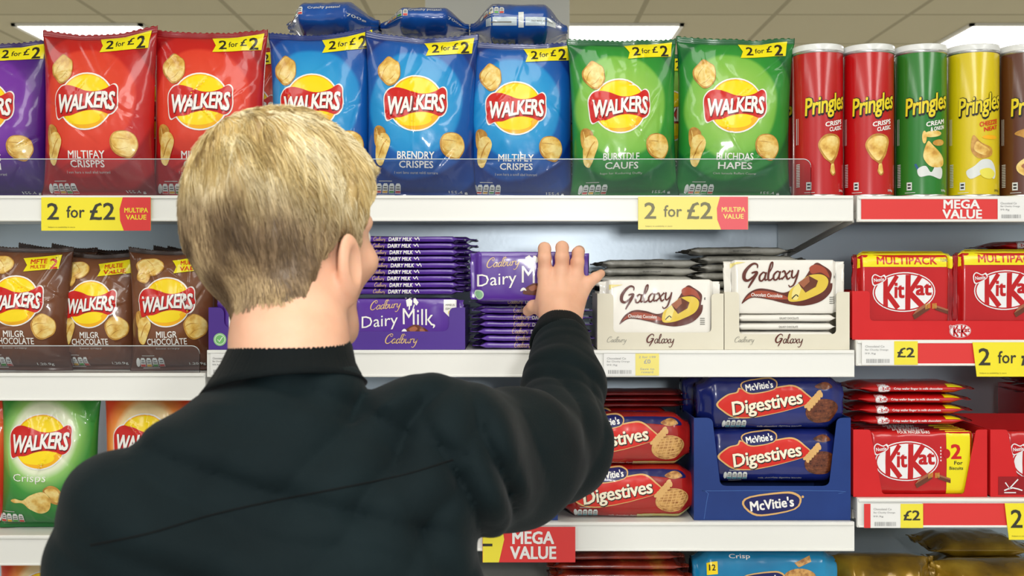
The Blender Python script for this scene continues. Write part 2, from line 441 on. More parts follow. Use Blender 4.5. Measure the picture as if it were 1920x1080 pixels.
# ------------------------------------------------------------------ inks
YEL = ink((255, 222, 20)); YELD = ink((250, 182, 20)); RED = ink((205, 30, 25)); WHT = ink((245, 243, 238)); BAN = ink((240, 225, 20)); INKD = ink((40, 35, 25))
REDS = ink((110, 10, 15)); CREAM = ink((250, 240, 215)); GOLD = ink((225, 190, 130))
CHIP = noisy('printed_crisp', [(.3, (204, 150, 60)), (.45, (234, 192, 96)), (.62, (246, 222, 144)), (.8, (222, 176, 88))], 70, .34, .5, detail=3)
CHIPD = noisy('printed_crisp_dark', [(.3, (160, 106, 34)), (.55, (204, 150, 62)), (.8, (226, 182, 96))], 80, .34, .5, detail=3)

def walkers_logo(a, cx, cy, r=60, glow=None):
    s = r/60
    wob = lambda x: 4.5*s*math.sin((x/s)/60*PI*1.05+.35)
    if glow: a.ell(cx, cy, r*1.22, r*1.12, glow[0], 1); a.ell(cx, cy, r*1.12, r*1.03, glow[1], 1.5)
    a.ell(cx, cy, 56*s, 54*s, WHT, 2)
    top = [(-61, 17), (-52, 27), (-38, 30), (-20, 26), (0, 19), (20, 18), (38, 23), (52, 31), (60, 25)]
    rt = [(61, 10), (62, -4), (58, -17)]
    bot = [(48, -24), (34, -20), (14, -17), (-8, -20), (-28, -27), (-44, -28), (-55, -32)]
    lf = [(-60, -25), (-62, -8), (-63, 6)]
    pts = [(cx+x*s, cy+y*s) for x, y in top+rt+bot+lf]
    big = [(cx+x*s*1.035, cy+y*s*1.08) for x, y in top+rt+bot+lf]
    a.blob(big, WHT, 2.0, 4)
    a.ell(cx, cy, 53.2*s, 51.2*s, YELD, 3)
    a.ell(cx+1*s, cy+7*s, 48*s, 42*s, YEL, 3.6)
    a.ell(cx-4*s, cy-31*s, 36*s, 13*s, YEL, 3.8)
    a.blob(pts, RED, 5, 4)
    warp = lambda x, y: (x, y*(1.0-.10*math.cos(x/(57*s)*PI/1.0))+wob(x)*.55+x*.035)
    a.text('WALKERS', cx+1*s, cy-1*s, 114*s, 32*s, WHT, 7, bold=.030, shear=.12, warp=warp, outline=[(REDS, .022, 1.1*s, -1.4*s, 6)], spacing=.93)
def crisp(a, cx, cy, rx, ry, seed=0, m=None, z=3):
    rr = random.Random(seed); n = 11
    pts = [(cx+rx*math.cos(2*PI*i/n)*rr.uniform(.86, 1.08), cy+ry*math.sin(2*PI*i/n)*rr.uniform(.86, 1.08)) for i in range(n)]
    a.blob(pts, CHIPD, z, 4)
    a.blob([(cx+(x-cx)*.90+rx*.03, cy+(y-cy)*.90+ry*.03) for x, y in pts], m or CHIP, z+.6, 4)
    for q in range(2):
        an = rr.uniform(-1, 1)+q*.35; c, k = math.cos(an), math.sin(an); o = (-.45, .4)[q]+rr.uniform(-.1, .1)
        p = [(-.75, o), (-.2, o+rr.uniform(-.2, .2)), (.35, o*.4+rr.uniform(-.2, .2))]
        a.stroke([(cx+(x*c-y*k)*rx, cy+(x*k+y*c)*ry) for x, y in p], [.3, 1.1, .2], CHIPD, z+1, 4)
def folded(a, cx, cy, w, h, z=3):
    a.blob([(cx-w*.5, cy+h*.4), (cx-w*.2, cy+h*.5), (cx+w*.2, cy+h*.35), (cx+w*.1, cy), (cx-w*.4, cy)], CHIPD, z, 4)
    a.blob([(cx-w*.3, cy+h*.2), (cx+w*.2, cy+h*.3), (cx+w*.5, cy+h*.1), (cx+w*.3, cy-h*.2), (cx, cy-h*.5), (cx-w*.35, cy-h*.35)], CHIP, z+.6, 4)
    a.stroke([(cx-w*.2, cy-h*.3), (cx+w*.05, cy), (cx+w*.3, cy+h*.15)], [1, 2.6, 1], CHIPD, z+1.2, 4)
    a.stroke([(cx-w*.35, cy+h*.42), (cx-w*.25, cy+h*.2), (cx-w*.3, cy+.05*h)], [1, 2, 1], CHIP, z+1.2, 4)
GRN = ink((60, 150, 50)); AMB = ink((220, 170, 30)); TRED = ink((200, 50, 40)); PALE = ink((222, 226, 224)); GREYT = ink((190, 190, 185))
def lights(a, x, y, n=4, s=1., z=2, lower=None):
    """nutrition label: a row of pale pills with coloured lower halves"""
    lower = lower or [TRED, AMB, GRN, TRED, AMB]
    a.ell(x-5*s, y+10*s, 4.2*s, 9*s, PALE, z, n=14)
    for i in range(n):
        cx = x+(5+i*12.4)*s
        a.poly([(cx-5.3*s, y+1*s), (cx+5.3*s, y+1*s), (cx+5.3*s, y+15*s), (cx+3*s, y+19*s), (cx-3*s, y+19*s), (cx-5.3*s, y+15*s)], PALE, z)
        a.rect(cx-4.6*s, y+1.6*s, cx+4.6*s, y+6*s, lower[i % len(lower)], z+1)
        a.rect(cx-3.5*s, y+8.5*s, cx+3.5*s, y+10*s, INKD, z+1); a.rect(cx-3*s, y+12.5*s, cx+3*s, y+14*s, INKD, z+1)
    a.rect(x+4*s, y+22.5*s, x+30*s, y+23.8*s, GREYT, z); a.rect(x+4*s, y-3*s, x+36*s, y-1.8*s, GREYT, z)
def banner(a, x0, y0, x1, y1, words='2for£2', z=4):
    d = 7
    a.poly([(x0+4, y0+1), (x1, y0+d), (x1+2, y1+d), (x0, y1), (x0+9, (y0+y1)/2)], BAN, z)
    cx = (x0+x1)/2+4; cy = (y0+y1)/2+d*.45; w = (x1-x0)*.80; r = .06
    if words == '2for£2':
        a.text('2', cx-w*.38, cy-1.5, w*.19, (y1-y0)*.62, INKD, z+1, .02, rot=r); a.text('for', cx-w*.12, cy-.5, w*.24, (y1-y0)*.36, INKD, z+1, .012, rot=r)
        a.text('£', cx+w*.13, cy+2.5, w*.15, (y1-y0)*.46, INKD, z+1, .015, rot=r); a.text('2', cx+w*.38, cy, w*.22, (y1-y0)*.76, INKD, z+1, .02, rot=r)
    elif words == 'MFTE 2':
        a.text('MFTE', cx-w*.15, cy+4, w*.55, (y1-y0)*.34, RED, z+1, .02, rot=r); a.text('MULTIE', cx-w*.15, cy-6, w*.5, (y1-y0)*.24, RED, z+1, .02, rot=r)
        a.text('2', cx+w*.36, cy, w*.26, (y1-y0)*.74, RED, z+1, .02, rot=r)
    else:
        l1, l2 = words.split('|'); a.text(l1, cx-w*.08, cy+5, w*.66, (y1-y0)*.32, RED, z+1, .02, rot=r); a.text(l2, cx-w*.02, cy-6, w*.80, (y1-y0)*.32, RED, z+1, .02, rot=r)

def bag_art(l1, l2, w=214, h=312, lx=-10, ly=176, r=60, small='', sub='I von hara a suull alad kunranl', weight='155.4 g', words='2for£2', tag_y=270, name_y=78, ban_w=94):
    a = Art(5)
    walkers_logo(a, lx, ly, r)
    if l1: a.text(l1, lx+1, name_y, 74, 14, WHT, 3, .014)
    if l2: a.text(l2, lx+2, name_y-17, 68, 13, WHT, 3, .014)
    a.text(sub, lx+2, name_y-32, 86, 5, GREYT, 3, .004)
    crisp(a, -w*.29, h*.765, 23, 28, 3); folded(a, -w*.36, h*.31, 34, 76); crisp(a, w*.30, h*.315, 27, 27, 8)
    banner(a, w*.46-ban_w, tag_y, w*.46, tag_y+30, words)
    lights(a, -w*.40, 7, 4, 1.0); a.text(weight, w*.34, 11, 36, 7, PALE, 3, .01)
    return a
# ------------------------------------------------------------------ handwriting for the script logos (pen strokes; x-height = 1)
GLY = {
 'C': (1.55, [[(1.5, 1.75, .10), (1.35, 2.05, .18), (.95, 2.1, .20), (.45, 1.7, .26), (.15, 1.0, .32), (.2, .3, .30), (.6, -.05, .24), (1.1, .1, .18), (1.5, .5, .10)],
              [(1.5, 1.75, .10), (1.3, 1.5, .14), (1.02, 1.62, .14), (1.0, 1.9, .10)]]),
 'a': (1.0, [[(.75, .85, .16), (.45, 1.0, .20), (.1, .6, .24), (.15, .1, .24), (.45, .02, .2), (.75, .5, .16), (.8, .95, .14)], [(.82, 1.0, .2), (.72, .4, .24), (.8, .05, .2), (1.08, .2, .12)]]),
 'd': (1.05, [[(.75, .85, .16), (.45, 1.0, .20), (.1, .6, .24), (.15, .1, .24), (.45, .02, .2), (.78, .6, .16)], [(1.05, 2.15, .12), (.9, 1.4, .2), (.76, .4, .24), (.84, .05, .2), (1.1, .2, .12)]]),
 'b': (.95, [[(.35, 2.2, .14), (.2, 1.3, .22), (.12, .3, .24), (.35, .0, .2), (.7, .3, .22), (.72, .85, .22), (.45, 1.0, .16), (.2, .6, .12)], [(.62, .95, .12), (.95, .85, .12)],
             [(-.25, 1.75, .14), (.3, 1.95, .14), (.75, 1.75, .12)]]),
 'u': (1.05, [[(.0, .8, .12), (.15, 1.0, .18), (.1, .3, .24), (.3, .02, .22), (.65, .35, .16), (.8, 1.0, .18)], [(.8, 1.0, .2), (.72, .35, .24), (.85, .03, .2), (1.1, .2, .12)]]),
 'r': (.8, [[(.0, .75, .12), (.2, 1.0, .2), (.15, .0, .24)], [(.17, .5, .12), (.4, .92, .2), (.7, .95, .2), (.78, .78, .14)]]),
 'y': (1.0, [[(.0, .8, .12), (.15, 1.0, .18), (.12, .35, .24), (.35, .1, .2), (.7, .5, .16), (.85, 1.0, .18)], [(.85, 1.0, .2), (.75, .2, .24), (.5, -.7, .2), (.1, -.95, .16), (-.1, -.7, .12)]]),
 'G': (1.85, [[(1.55, 1.55, .12), (1.5, 1.95, .22), (1.05, 2.1, .26), (.5, 1.7, .36), (.12, 1.0, .44), (.2, .35, .42), (.65, .15, .3), (1.2, .55, .22), (1.5, 1.0, .18)],
              [(.95, 1.0, .18), (1.3, 1.1, .26), (1.6, 1.02, .26), (1.35, .4, .3), (1.0, -.3, .26), (.8, -.75, .16)]]),
 'l': (.62, [[(.05, .7, .10), (.4, 1.5, .16), (.42, 2.1, .2), (.2, 1.9, .22), (.08, .9, .28), (.15, .1, .26), (.45, .05, .2), (.65, .3, .12)]]),
 'x': (1.05, [[(.0, .85, .16), (.25, 1.0, .22), (.5, .5, .26), (.75, .0, .24), (1.05, .2, .14)], [(.95, 1.0, .22), (.5, .5, .18), (.05, .0, .22)]]),
}
def script(a, word, cx, cy, w, m, z=3, slant=.22, rise=0., fat=1., seg=4):
    x = 0; st = []
    for ch in word:
        adv, ss = GLY[ch]
        for s in ss: st.append([(p[0]+x+p[1]*slant, p[1], p[2]*fat) for p in s])
        x += adv
    xs = [p[0] for s in st for p in s]; k = w/(max(xs)-min(xs)); mx = (max(xs)+min(xs))/2
    for s in st:
        a.stroke([(cx+(p[0]-mx)*k, cy+(p[1]-.6)*k+rise*(p[0]-mx)*k) for p in s], [p[2]*k for p in s], m, z, seg)

# Dairy Milk style wrapper: 200 x 90 print units, origin in the middle of the front
PUR = (88, 48, 150); PURD = (50, 22, 105)
film_purple = noisy('purple_film', [(.3, (84, 44, 148)), (.7, (98, 56, 164))], 6, .28, .6, bump=.0003)
film_purple_dark = noisy('dark_purple_film', [(.3, (66, 34, 130)), (.7, (94, 54, 160))], 30, .25, .7, bump=.0006)
card_purple = noisy('purple_card', [(.3, (76, 44, 140)), (.7, (82, 50, 150))], 9, .45, .15)
CHOC = ink((105, 55, 35)); CHOCL = ink((165, 100, 70)); LIL = ink((150, 110, 200))
def dairy_art():
    a = Art(6)
    script(a, 'Cadbury', -44, 23, 56, GOLD, 3, fat=.8, rise=.08)
    a.text('Dairy', -55, -8, 68, 29, WHT, 3, .006, warp=lambda x, y: (x, y+x*.09)); a.text('Milk', 17, 3, 58, 30, WHT, 3, .004, warp=lambda x, y: (x, y-x*.04))
    a.stroke([(41, -10), (47, -13), (45, -18)], [1, 4, 1], WHT, 3)
    a.poly([(-4, 22), (5, 24), (6, 33), (1, 38), (-6, 34)], WHT, 3); a.poly([(8, 30), (14, 24), (18, 30), (12, 37), (8, 37)], WHT, 3); a.stroke([(1, 24), (0, 16)], 2.5, WHT, 3, 1); a.stroke([(10, 26), (6, 14)], 2, WHT, 3, 1)
    a.blob([(-8, -24), (2, -15), (14, -12), (32, -20), (38, -32), (-6, -32)], CHOC, 2.2); a.blob([(0, -20), (10, -15), (16, -20), (6, -26)], CHOCL, 3); a.blob([(20, -20), (28, -21), (31, -28), (22, -27)], CHOCL, 3)
    a.stroke([(-14, -26), (-9, -22), (-4, -25)], [2, 5, 1], WHT, 3)
    return a
def dairy_edge():
    a = Art(6); a.text('DAIRY MILK', -5, 0, 44, 6, WHT, 3, .022, shear=.15)
    a.stroke([(22, 2.6), (25, -1), (28, 3), (31, -2)], 1.4, WHT, 3, 2)
    script(a, 'Cadbury', -44, -.6, 22, GOLD, 3, fat=.7, seg=2); return a
CREAMF = noisy('cream_film', [(.35, (236, 232, 222)), (.7, (246, 243, 236))], 7, .3, .5, bump=.0003)
CREAMC = noisy('cream_card', [(.35, (222, 216, 196)), (.7, (229, 224, 206))], 9, .5, .08)
GREYF = noisy('grey_film', [(.3, (130, 128, 118)), (.5, (192, 190, 180)), (.75, (222, 220, 210))], 30, .3, .5, bump=.0005)
BRN = ink((96, 42, 30)); BRNL = ink((140, 70, 45)); BRNR = ink((165, 75, 50)); MUST = ink((226, 196, 70)); MUSTL = ink((238, 222, 140)); GRY = ink((120, 118, 110))
def galaxy_art():
    a = Art(6); x0, y0 = -113, -52
    script(a, 'Galaxy', -27, 21, 104, BRN, 4, fat=.92, slant=.12, rise=.07, seg=5)
    a.blob([(-84, -36), (-72, -16), (-52, -6), (-28, -8), (-4, -14), (14, -6), (34, 12), (56, 44), (72, 40), (88, 26), (86, 6), (90, 4), (86, -14), (66, -32), (34, -40), (2, -36), (-30, -28), (-64, -24)], BRN, 2, 6)
    a.blob([(-78, -28), (-60, -12), (-36, -11), (-6, -18), (6, -27), (-30, -26), (-58, -20)], BRNR, 3, 5)
    a.blob([(6, -30), (8, -10), (24, 4), (44, 20), (70, 22), (82, 10), (74, -10), (48, -24), (26, -31)], MUST, 3, 6)
    a.blob([(12, -24), (16, -4), (34, 8), (28, -12), (22, -28)], MUSTL, 3.6, 5)
    a.blob([(46, 36), (58, 42), (76, 34), (84, 16), (68, 26), (50, 24)], BRNR, 3.4, 5)
    a.poly([(24, 6), (44, 20), (62, 10), (58, -2), (38, -14)], CHOC, 4.5); a.poly([(24, 6), (44, 20), (46, 8), (34, -4)], CHOCL, 5.2); a.poly([(26, 3), (34, -3), (38, -12), (30, -4)], BRN, 5.2)
    a.text('Chocolatt Coccolate', -36, -19, 60, 7, WHT, 4, .014, rot=-.04)
    a.stroke([(12, -26), (20, -18), (24, -22)], 2, INKD, 5, 2)
    for i in range(4): a.rect(84, -36+i*4, 94, -34.4+i*4, GRY, 2)
    a.text('g', 94, 18, 3, 5, INKD, 2)
    a.poly([(-105, 47), (-105, 36), (-96, 42), (-76, 47)], MUSTL, 2)
    return a
def line_edge(w=60, m=None, h=3.4, words='GALAXY CHOCOLATE'):
    a = Art(6); a.text(words, 4, 0, w, h, m or GRY, 3, .012); return a

# KitKat style
KR = (196, 22, 26)
film_red = noisy('red_film', [(.3, (176, 14, 18)), (.7, (204, 26, 28))], 7, .28, .6, bump=.0003)
film_red_dark = noisy('dark_red_film', [(.3, (120, 6, 12)), (.7, (180, 18, 24))], 26, .25, .7, bump=.0006)
card_red = noisy('red_card', [(.3, (206, 24, 28)), (.7, (216, 34, 36))], 9, .42, .2)
KRED = ink((190, 20, 24)); KW = ink((238, 238, 240)); WAF = ink((214, 160, 70))
def kit_logo(a, cx, cy, s=1., z=2, fingers=True):
    q = .035
    a.ell(cx, cy, 61*s, 38*s, KW, z, rot=q); a.ell(cx, cy, 59*s, 36*s, KRED, z+.5, rot=q); a.ell(cx, cy, 56.5*s, 33.5*s, KW, z+1, rot=q)
    def st(p, w): a.stroke([(cx+x*s, cy+y*s) for x, y in p], w*s, KRED, z+2, 1)
    st([(-36, 26), (-36, -28)], 9); st([(-14, 31), (-34, -2)], 8); st([(-35, 0), (-12, -31)], 10)
    st([(8, 33), (7, -34)], 10); st([(32, 31), (10, -2)], 9); st([(9, 0), (36, -28)], 11)
    a.text('it', cx-9*s, cy+3*s, 20*s, 30*s, KRED, z+2.2, .035); a.text('at', cx+38*s, cy+5*s, 31*s, 23*s, KRED, z+2.2, .035)
    a.blob([(cx-62*s, cy+30*s), (cx-56*s, cy+34*s), (cx-46*s, cy+30*s), (cx-38*s, cy+33*s), (cx-35*s, cy+24*s), (cx-48*s, cy+15*s), (cx-60*s, cy+12*s), (cx-63*s, cy+22*s)], KW, z+3, 4)
    a.blob([(cx-60*s, cy+29*s), (cx-56*s, cy+32*s), (cx-46*s, cy+28*s), (cx-40*s, cy+30*s), (cx-37*s, cy+24*s), (cx-48*s, cy+17*s), (cx-58*s, cy+14*s), (cx-61*s, cy+22*s)], KRED, z+3.6, 4)
    a.text('Nestle', cx-49*s, cy+23.5*s, 20*s, 7*s, KW, z+4.5, .02, rot=.12)
    if fingers:
        a.poly([(cx+16*s, cy-44*s), (cx+44*s, cy-27*s), (cx+50*s, cy-33*s), (cx+20*s, cy-52*s)], CHOC, z+3); a.poly([(cx+16*s, cy-44*s), (cx+44*s, cy-27*s), (cx+42*s, cy-22*s), (cx+24*s, cy-33*s)], CHOCL, z+3.5)
        a.poly([(cx+58*s, cy-24*s), (cx+84*s, cy-34*s), (cx+84*s, cy-42*s), (cx+60*s, cy-34*s)], CHOC, z+3); a.poly([(cx+58*s, cy-24*s), (cx+84*s, cy-33*s), (cx+84*s, cy-36*s), (cx+58*s, cy-28*s)], CHOCL, z+3.5)
        for i in range(4): a.rect(cx+(41+i*2.6)*s, cy-(33-i*.8)*s, cx+(42.4+i*2.6)*s, cy-(23-i*.8)*s, WAF, z+5); a.rect(cx+(54+i*2.4)*s, cy-(32-i*.2)*s, cx+(55.3+i*2.4)*s, cy-(22-i*.2)*s, WAF, z+5)
def kit_multi():
    a = Art(6); a.rect(-92, 38, 92, 63, BAN, 1.5); a.text('MULTIPACK', 0, 50, 117, 15, RED, 2.5, .022)
    a.text('7 LOAZ', 72, 51, 14, 6, GRY, 2.5, .02); kit_logo(a, -6, -10, 1.0); return a
def kit_two():
    a = Art(6); kit_logo(a, -27, 2, .98); a.rect(48, -59, 98, 58, BAN, 1.5); a.ell(48, 16, 7, 9, KRED, 2.4)
    a.text('2', 66, 20, 20, 28, RED, 2.6, .03); a.text('For', 70, -1, 16, 7, INKD, 2.6, .02); a.text('Biscuits', 66, -11, 26, 6, INKD, 2.6, .02)
    a.text('FOUR FINGER BARS', -12, 55, 60, 4, WHT, 2.5, .01)
    for i in range(5): a.rect(36, 2+i*6, 38, 5+i*6, KW, 2)
    return a
def kit_edge():
    a = Art(6); kit_logo(a, -58, 0, .19, fingers=False); a.text('Crisp wafer finger in milk chocolate', 6, 0, 92, 4.2, KW, 3, .014); a.rect(62, 3, 92, 7.5, BAN, 2); return a

# Digestives style
NAVY = (24, 34, 110)
film_navy = noisy('navy_film', [(.3, (14, 22, 84)), (.7, (30, 44, 124))], 9, .24, .7, bump=.0005)
film_digred = noisy('red_brown_film', [(.3, (118, 18, 16)), (.55, (170, 28, 22)), (.8, (140, 34, 20))], 12, .24, .7, bump=.0005)
card_navy = noisy('blue_card', [(.3, (20, 50, 118)), (.7, (26, 60, 132))], 9, .42, .2)
DRED = ink((214, 40, 28)); DNAV = ink((24, 28, 92)); DGOLD = ink((222, 176, 110)); BIS = noisy('printed_biscuit', [(.35, (150, 90, 40)), (.6, (215, 165, 95))], 160, .34, .4); BISC = noisy('printed_choc_biscuit', [(.35, (60, 25, 15)), (.6, (135, 75, 45))], 150, .34, .4)
def mcv(a, cx, cy, s, z, cardm=False):
    p = [(-58, 0), (-44, 15), (20, 24), (44, 22), (56, 10), (44, -10), (-10, -22), (-38, -20)]
    pts = [(cx+x*s, cy+y*s) for x, y in p]
    a.blob(pts, DGOLD, z, 3); a.blob([(cx+(x-cx)*.93, cy+(y-cy)*.84) for x, y in pts], DNAV, z+.8, 3)
    a.text('McVitie\'s', cx-1*s, cy+1*s, 84*s, 20*s, WHT, z+2, .028, rot=.12)
def digest_art(choc=True, dx=0., wheat=True):
    a = Art(6)
    if not choc:
        a.blob([(dx-60, 42), (dx+100, 44), (dx+110, 30), (dx+30, 34), (dx-40, 32)], DNAV, 1.2)
    p = [(-104, 0), (-84, 17), (-66, 22), (-60, 30), (-40, 22), (20, 33), (46, 34), (66, 20), (78, 4), (40, -10), (-30, -26), (-70, -26), (-92, -14)]
    a.blob([(dx-4+x, y+2) for x, y in p], DGOLD, 2, 4); a.blob([(dx-4+x*.965, y*.92+2) for x, y in p], DRED, 3, 4)
    mcv(a, dx-26, 34, .62, 4)
    a.text('Digestives', dx-12, 0, 134, 34, CREAM, 7.2, .020, shear=.05, rot=.17, outline=[(INKD, .03, .9, -1.0, 6)], spacing=.95)
    b = BISC if choc else BIS
    a.ell(dx+92, -12, 32, 22, b, 2, rot=.1); a.ell(dx+92, -9, 31, 20, CHOC if choc else DGOLD, 2.6, rot=.1)
    a.ell(dx+92, -9, 30, 19, b, 3, rot=.1)
    for i in range(-3, 4):
        a.stroke([(dx+92+i*8-5, -9-17+abs(i)*3), (dx+92+i*8+4, -9+17-abs(i)*3)], 1.4, CHOC if choc else DGOLD, 4, 1)
        a.stroke([(dx+92-28+abs(i)*3, -9+i*5-2), (dx+92+28-abs(i)*3, -9+i*5+2)], 1.4, CHOC if choc else DGOLD, 4, 1)
    a.blob([(dx+78, 34), (dx+98, 42), (dx+112, 34), (dx+96, 28)], b, 2.2)
    if wheat:
        for i in range(6): a.ell(dx+62+i*4.6, -2+i*5, 3.4, 5.6, DGOLD, 4.5, rot=-.9, n=12); a.ell(dx+66+i*4.6, -6+i*5, 3.4, 5.6, DGOLD, 4.5, rot=.2, n=12)
    lights(a, dx-88, -44, 4, .8, 2, [ink((90, 150, 165))]); a.text('milk chocolate digestive biscuits', dx+14, -41, 84, 4, GREYT, 2, .006)
    if not choc: a.rect(dx+26, -45, dx+128, -38, ink((190, 180, 110)), 2)
    return a

# tube of stacked crisps
PGY = ink((236, 214, 40)); BLK = ink((22, 18, 16))
def tube_art(l1, l2, txtcol, kind):
    a = Art(4)
    wp = lambda x, y: (x, y+x*.20+.0012*x*x)
    a.text('Pringles', 5, 170, 82, 44, PGY, 5, .020, shear=.06, warp=wp, outline=[(BLK, .055, .8, -1.2, 3)], spacing=.94)
    a.text(l1, 20, 139, 38, 9, txtcol, 3, .03, warp=wp); a.text(l2, 24, 129, 30, 8, txtcol, 3, .03, warp=wp)
    if kind in ('red',):
        a.blob([(-12, 98), (0, 116), (20, 118), (34, 108), (28, 82), (18, 64), (22, 46), (16, 40), (10, 48), (12, 62), (-2, 74)], CHIPD, 2, 5)
        a.blob([(-9, 98), (2, 112), (20, 114), (29, 106), (23, 84), (12, 68), (0, 78)], CHIP, 3, 5)
        a.blob([(12, 60), (18, 62), (20, 48), (16, 43), (12, 50)], CHIP, 3, 5)
    elif kind == 'green':
        a.blob([(-4, 80), (4, 104), (14, 96), (36, 74), (34, 58), (12, 56), (0, 66)], CHIP, 3, 5); a.ell(14, 118, 18, 6, CHIP, 2, rot=.1); a.ell(26, 102, 13, 6, CHIPD, 2, rot=.1); a.ell(-2, 112, 4, 12, CHIP, 2)
        a.blob([(-14, 52), (0, 58), (10, 46), (20, 60), (34, 52), (30, 34), (8, 40), (-10, 38)], PALE, 2.4, 5); a.stroke([(-18, 62), (-12, 50)], 4, ink((40, 90, 140)), 2, 2)
    elif kind == 'yellow':
        a.blob([(-14, 90), (-10, 116), (4, 102), (24, 92), (24, 78), (6, 72), (-6, 76)], CHIPD, 2, 5); a.blob([(-8, 88), (-4, 104), (6, 98), (20, 88), (10, 78)], CHIP, 3, 5); a.ell(22, 112, 16, 4, YELD, 2)
        a.blob([(-22, 48), (-8, 58), (6, 70), (24, 68), (34, 50), (30, 34), (10, 44), (-14, 34)], PALE, 2.2, 5); a.blob([(2, 50), (20, 54), (32, 44), (22, 34), (6, 38)], ink((235, 225, 90)), 3, 5)
    else:
        a.blob([(-30, 120), (-10, 128), (10, 118), (6, 100), (14, 86), (2, 80), (-8, 96), (-12, 110)], CHIPD, 2, 5); a.blob([(-26, 60), (-8, 74), (20, 70), (34, 48), (8, 34), (-20, 44)], CHIP, 2.5, 5); a.blob([(-18, 58), (-4, 66), (10, 58), (-2, 48)], CHOCL, 3.2, 5)
    a.rect(-34, 13, -24, 28, PALE, 2); a.rect(-32, 16, -26, 19, BLK, 3); a.rect(-32, 22, -26, 25, BLK, 3); a.rect(-38, 8, -18, 9, PALE, 2)
    a.text('200g', 38, 12, 14, 5, INKD if kind == 'yellow' else PALE, 2, .01)
    for i in range(14): a.rect(-58, 20+i*3.2, -48, 21.6+i*3.2, PALE, 2)
    a.rect(-58, 100, -56, 150, PALE, 2); a.rect(-53, 100, -52, 150, PALE, 2)
    return a
# ------------------------------------------------------------------ the room
def ceil_mat():
    m = bpy.data.materials.new('ceiling_tiles'); m.use_nodes = True; nt = m.node_tree; b = nt.nodes['Principled BSDF']
    tc = nt.nodes.new('ShaderNodeTexCoord'); br = nt.nodes.new('ShaderNodeTexBrick'); mp = nt.nodes.new('ShaderNodeMapping')
    mp.inputs['Location'].default_value = (.03, -.16, 0)
    nt.links.new(tc.outputs['Object'], mp.inputs['Vector']); nt.links.new(mp.outputs['Vector'], br.inputs['Vector'])
    br.offset = 0; br.squash = 1; br.inputs['Scale'].default_value = 1; br.inputs['Brick Width'].default_value = .6; br.inputs['Row Height'].default_value = .6
    br.inputs['Mortar Size'].default_value = .012; br.inputs['Mortar Smooth'].default_value = .1
    br.inputs['Color1'].default_value = lin((186, 179, 152)); br.inputs['Color2'].default_value = lin((192, 185, 158)); br.inputs['Mortar'].default_value = lin((158, 151, 126))
    nt.links.new(br.outputs['Color'], b.inputs['Base Color']); b.inputs['Roughness'].default_value = .9
    return m
X0, X1, Y0, Y1 = -4.5, 4.5, -3.6, 9.0
tag(solid('floor', [boxv(X0, X1, Y0, Y1, -.05, 0)], [noisy('vinyl_floor', [(.3, (190, 186, 176)), (.7, (214, 210, 202))], 3, .35)]), kind='structure')
tag(solid('ceiling', [boxv(X0, X1, Y0, Y1, CEIL, CEIL+.05)], [ceil_mat()]), kind='structure')
wallm = mat((214, 212, 202), .8, name='wall_paint', bump=(60, .2, .002))
tag(solid('wall_back', [boxv(X0, X1, Y1, Y1+.1, 0, CEIL)], [wallm]), kind='structure')
tag(solid('wall_left', [boxv(X0-.1, X0, Y0, Y1, 0, CEIL)], [wallm]), kind='structure')
tag(solid('wall_right', [boxv(X1, X1+.1, Y0, Y1, 0, CEIL)], [wallm]), kind='structure')
Yc = 2.35
tag(solid('column', [boxv(WX(797, Yc), WX(1068, Yc), Yc, Yc+.5, 0, CEIL)], [mat((240, 242, 242), .6, name='column_paint', bump=(40, .15, .001))], bevel=.004), kind='structure')
emis = bpy.data.materials.new('lit_diffuser'); emis.use_nodes = True
eb = emis.node_tree.nodes['Principled BSDF']; eb.inputs['Emission Color'].default_value = (1, .985, .93, 1); eb.inputs['Emission Strength'].default_value = 5
eb.inputs['Base Color'].default_value = (.9, .9, .88, 1)
whm = mat((235, 234, 228), .5, name='white_enamel')
def ceiling_light(x0, x1, y0, y1, label, group=None):
    fr = [boxv(x0, x1, y0, y0+.02, CEIL-.012, CEIL-.001), boxv(x0, x1, y1-.02, y1, CEIL-.012, CEIL-.001), boxv(x0, x0+.02, y0, y1, CEIL-.012, CEIL-.001), boxv(x1-.02, x1, y0, y1, CEIL-.012, CEIL-.001)]
    o = solid('ceiling_light', fr, [whm]); tag(o, label, 'ceiling light', group)
    solid('diffuser', [boxv(x0+.02, x1-.02, y0+.02, y1-.02, CEIL-.008, CEIL-.002)], [emis], o)
H = CEIL - CAM_Z
Yl = H*FPX/(HOR-43) - CAM_D; sl = (Yl+CAM_D)/FPX
for x0, x1, lab in ((20, 266, 'lit ceiling panel above the red crisp bags at the left'), (1040, 1283, 'lit ceiling panel above the green crisp bags, beside the column'),
                    (1820, 2066, 'lit ceiling panel above the crisp tubes')):
    ceiling_light((x0-960)*sl, (x1-960)*sl, Yl, Yl+1.2, lab, 'ceiling lights beyond the shelves')

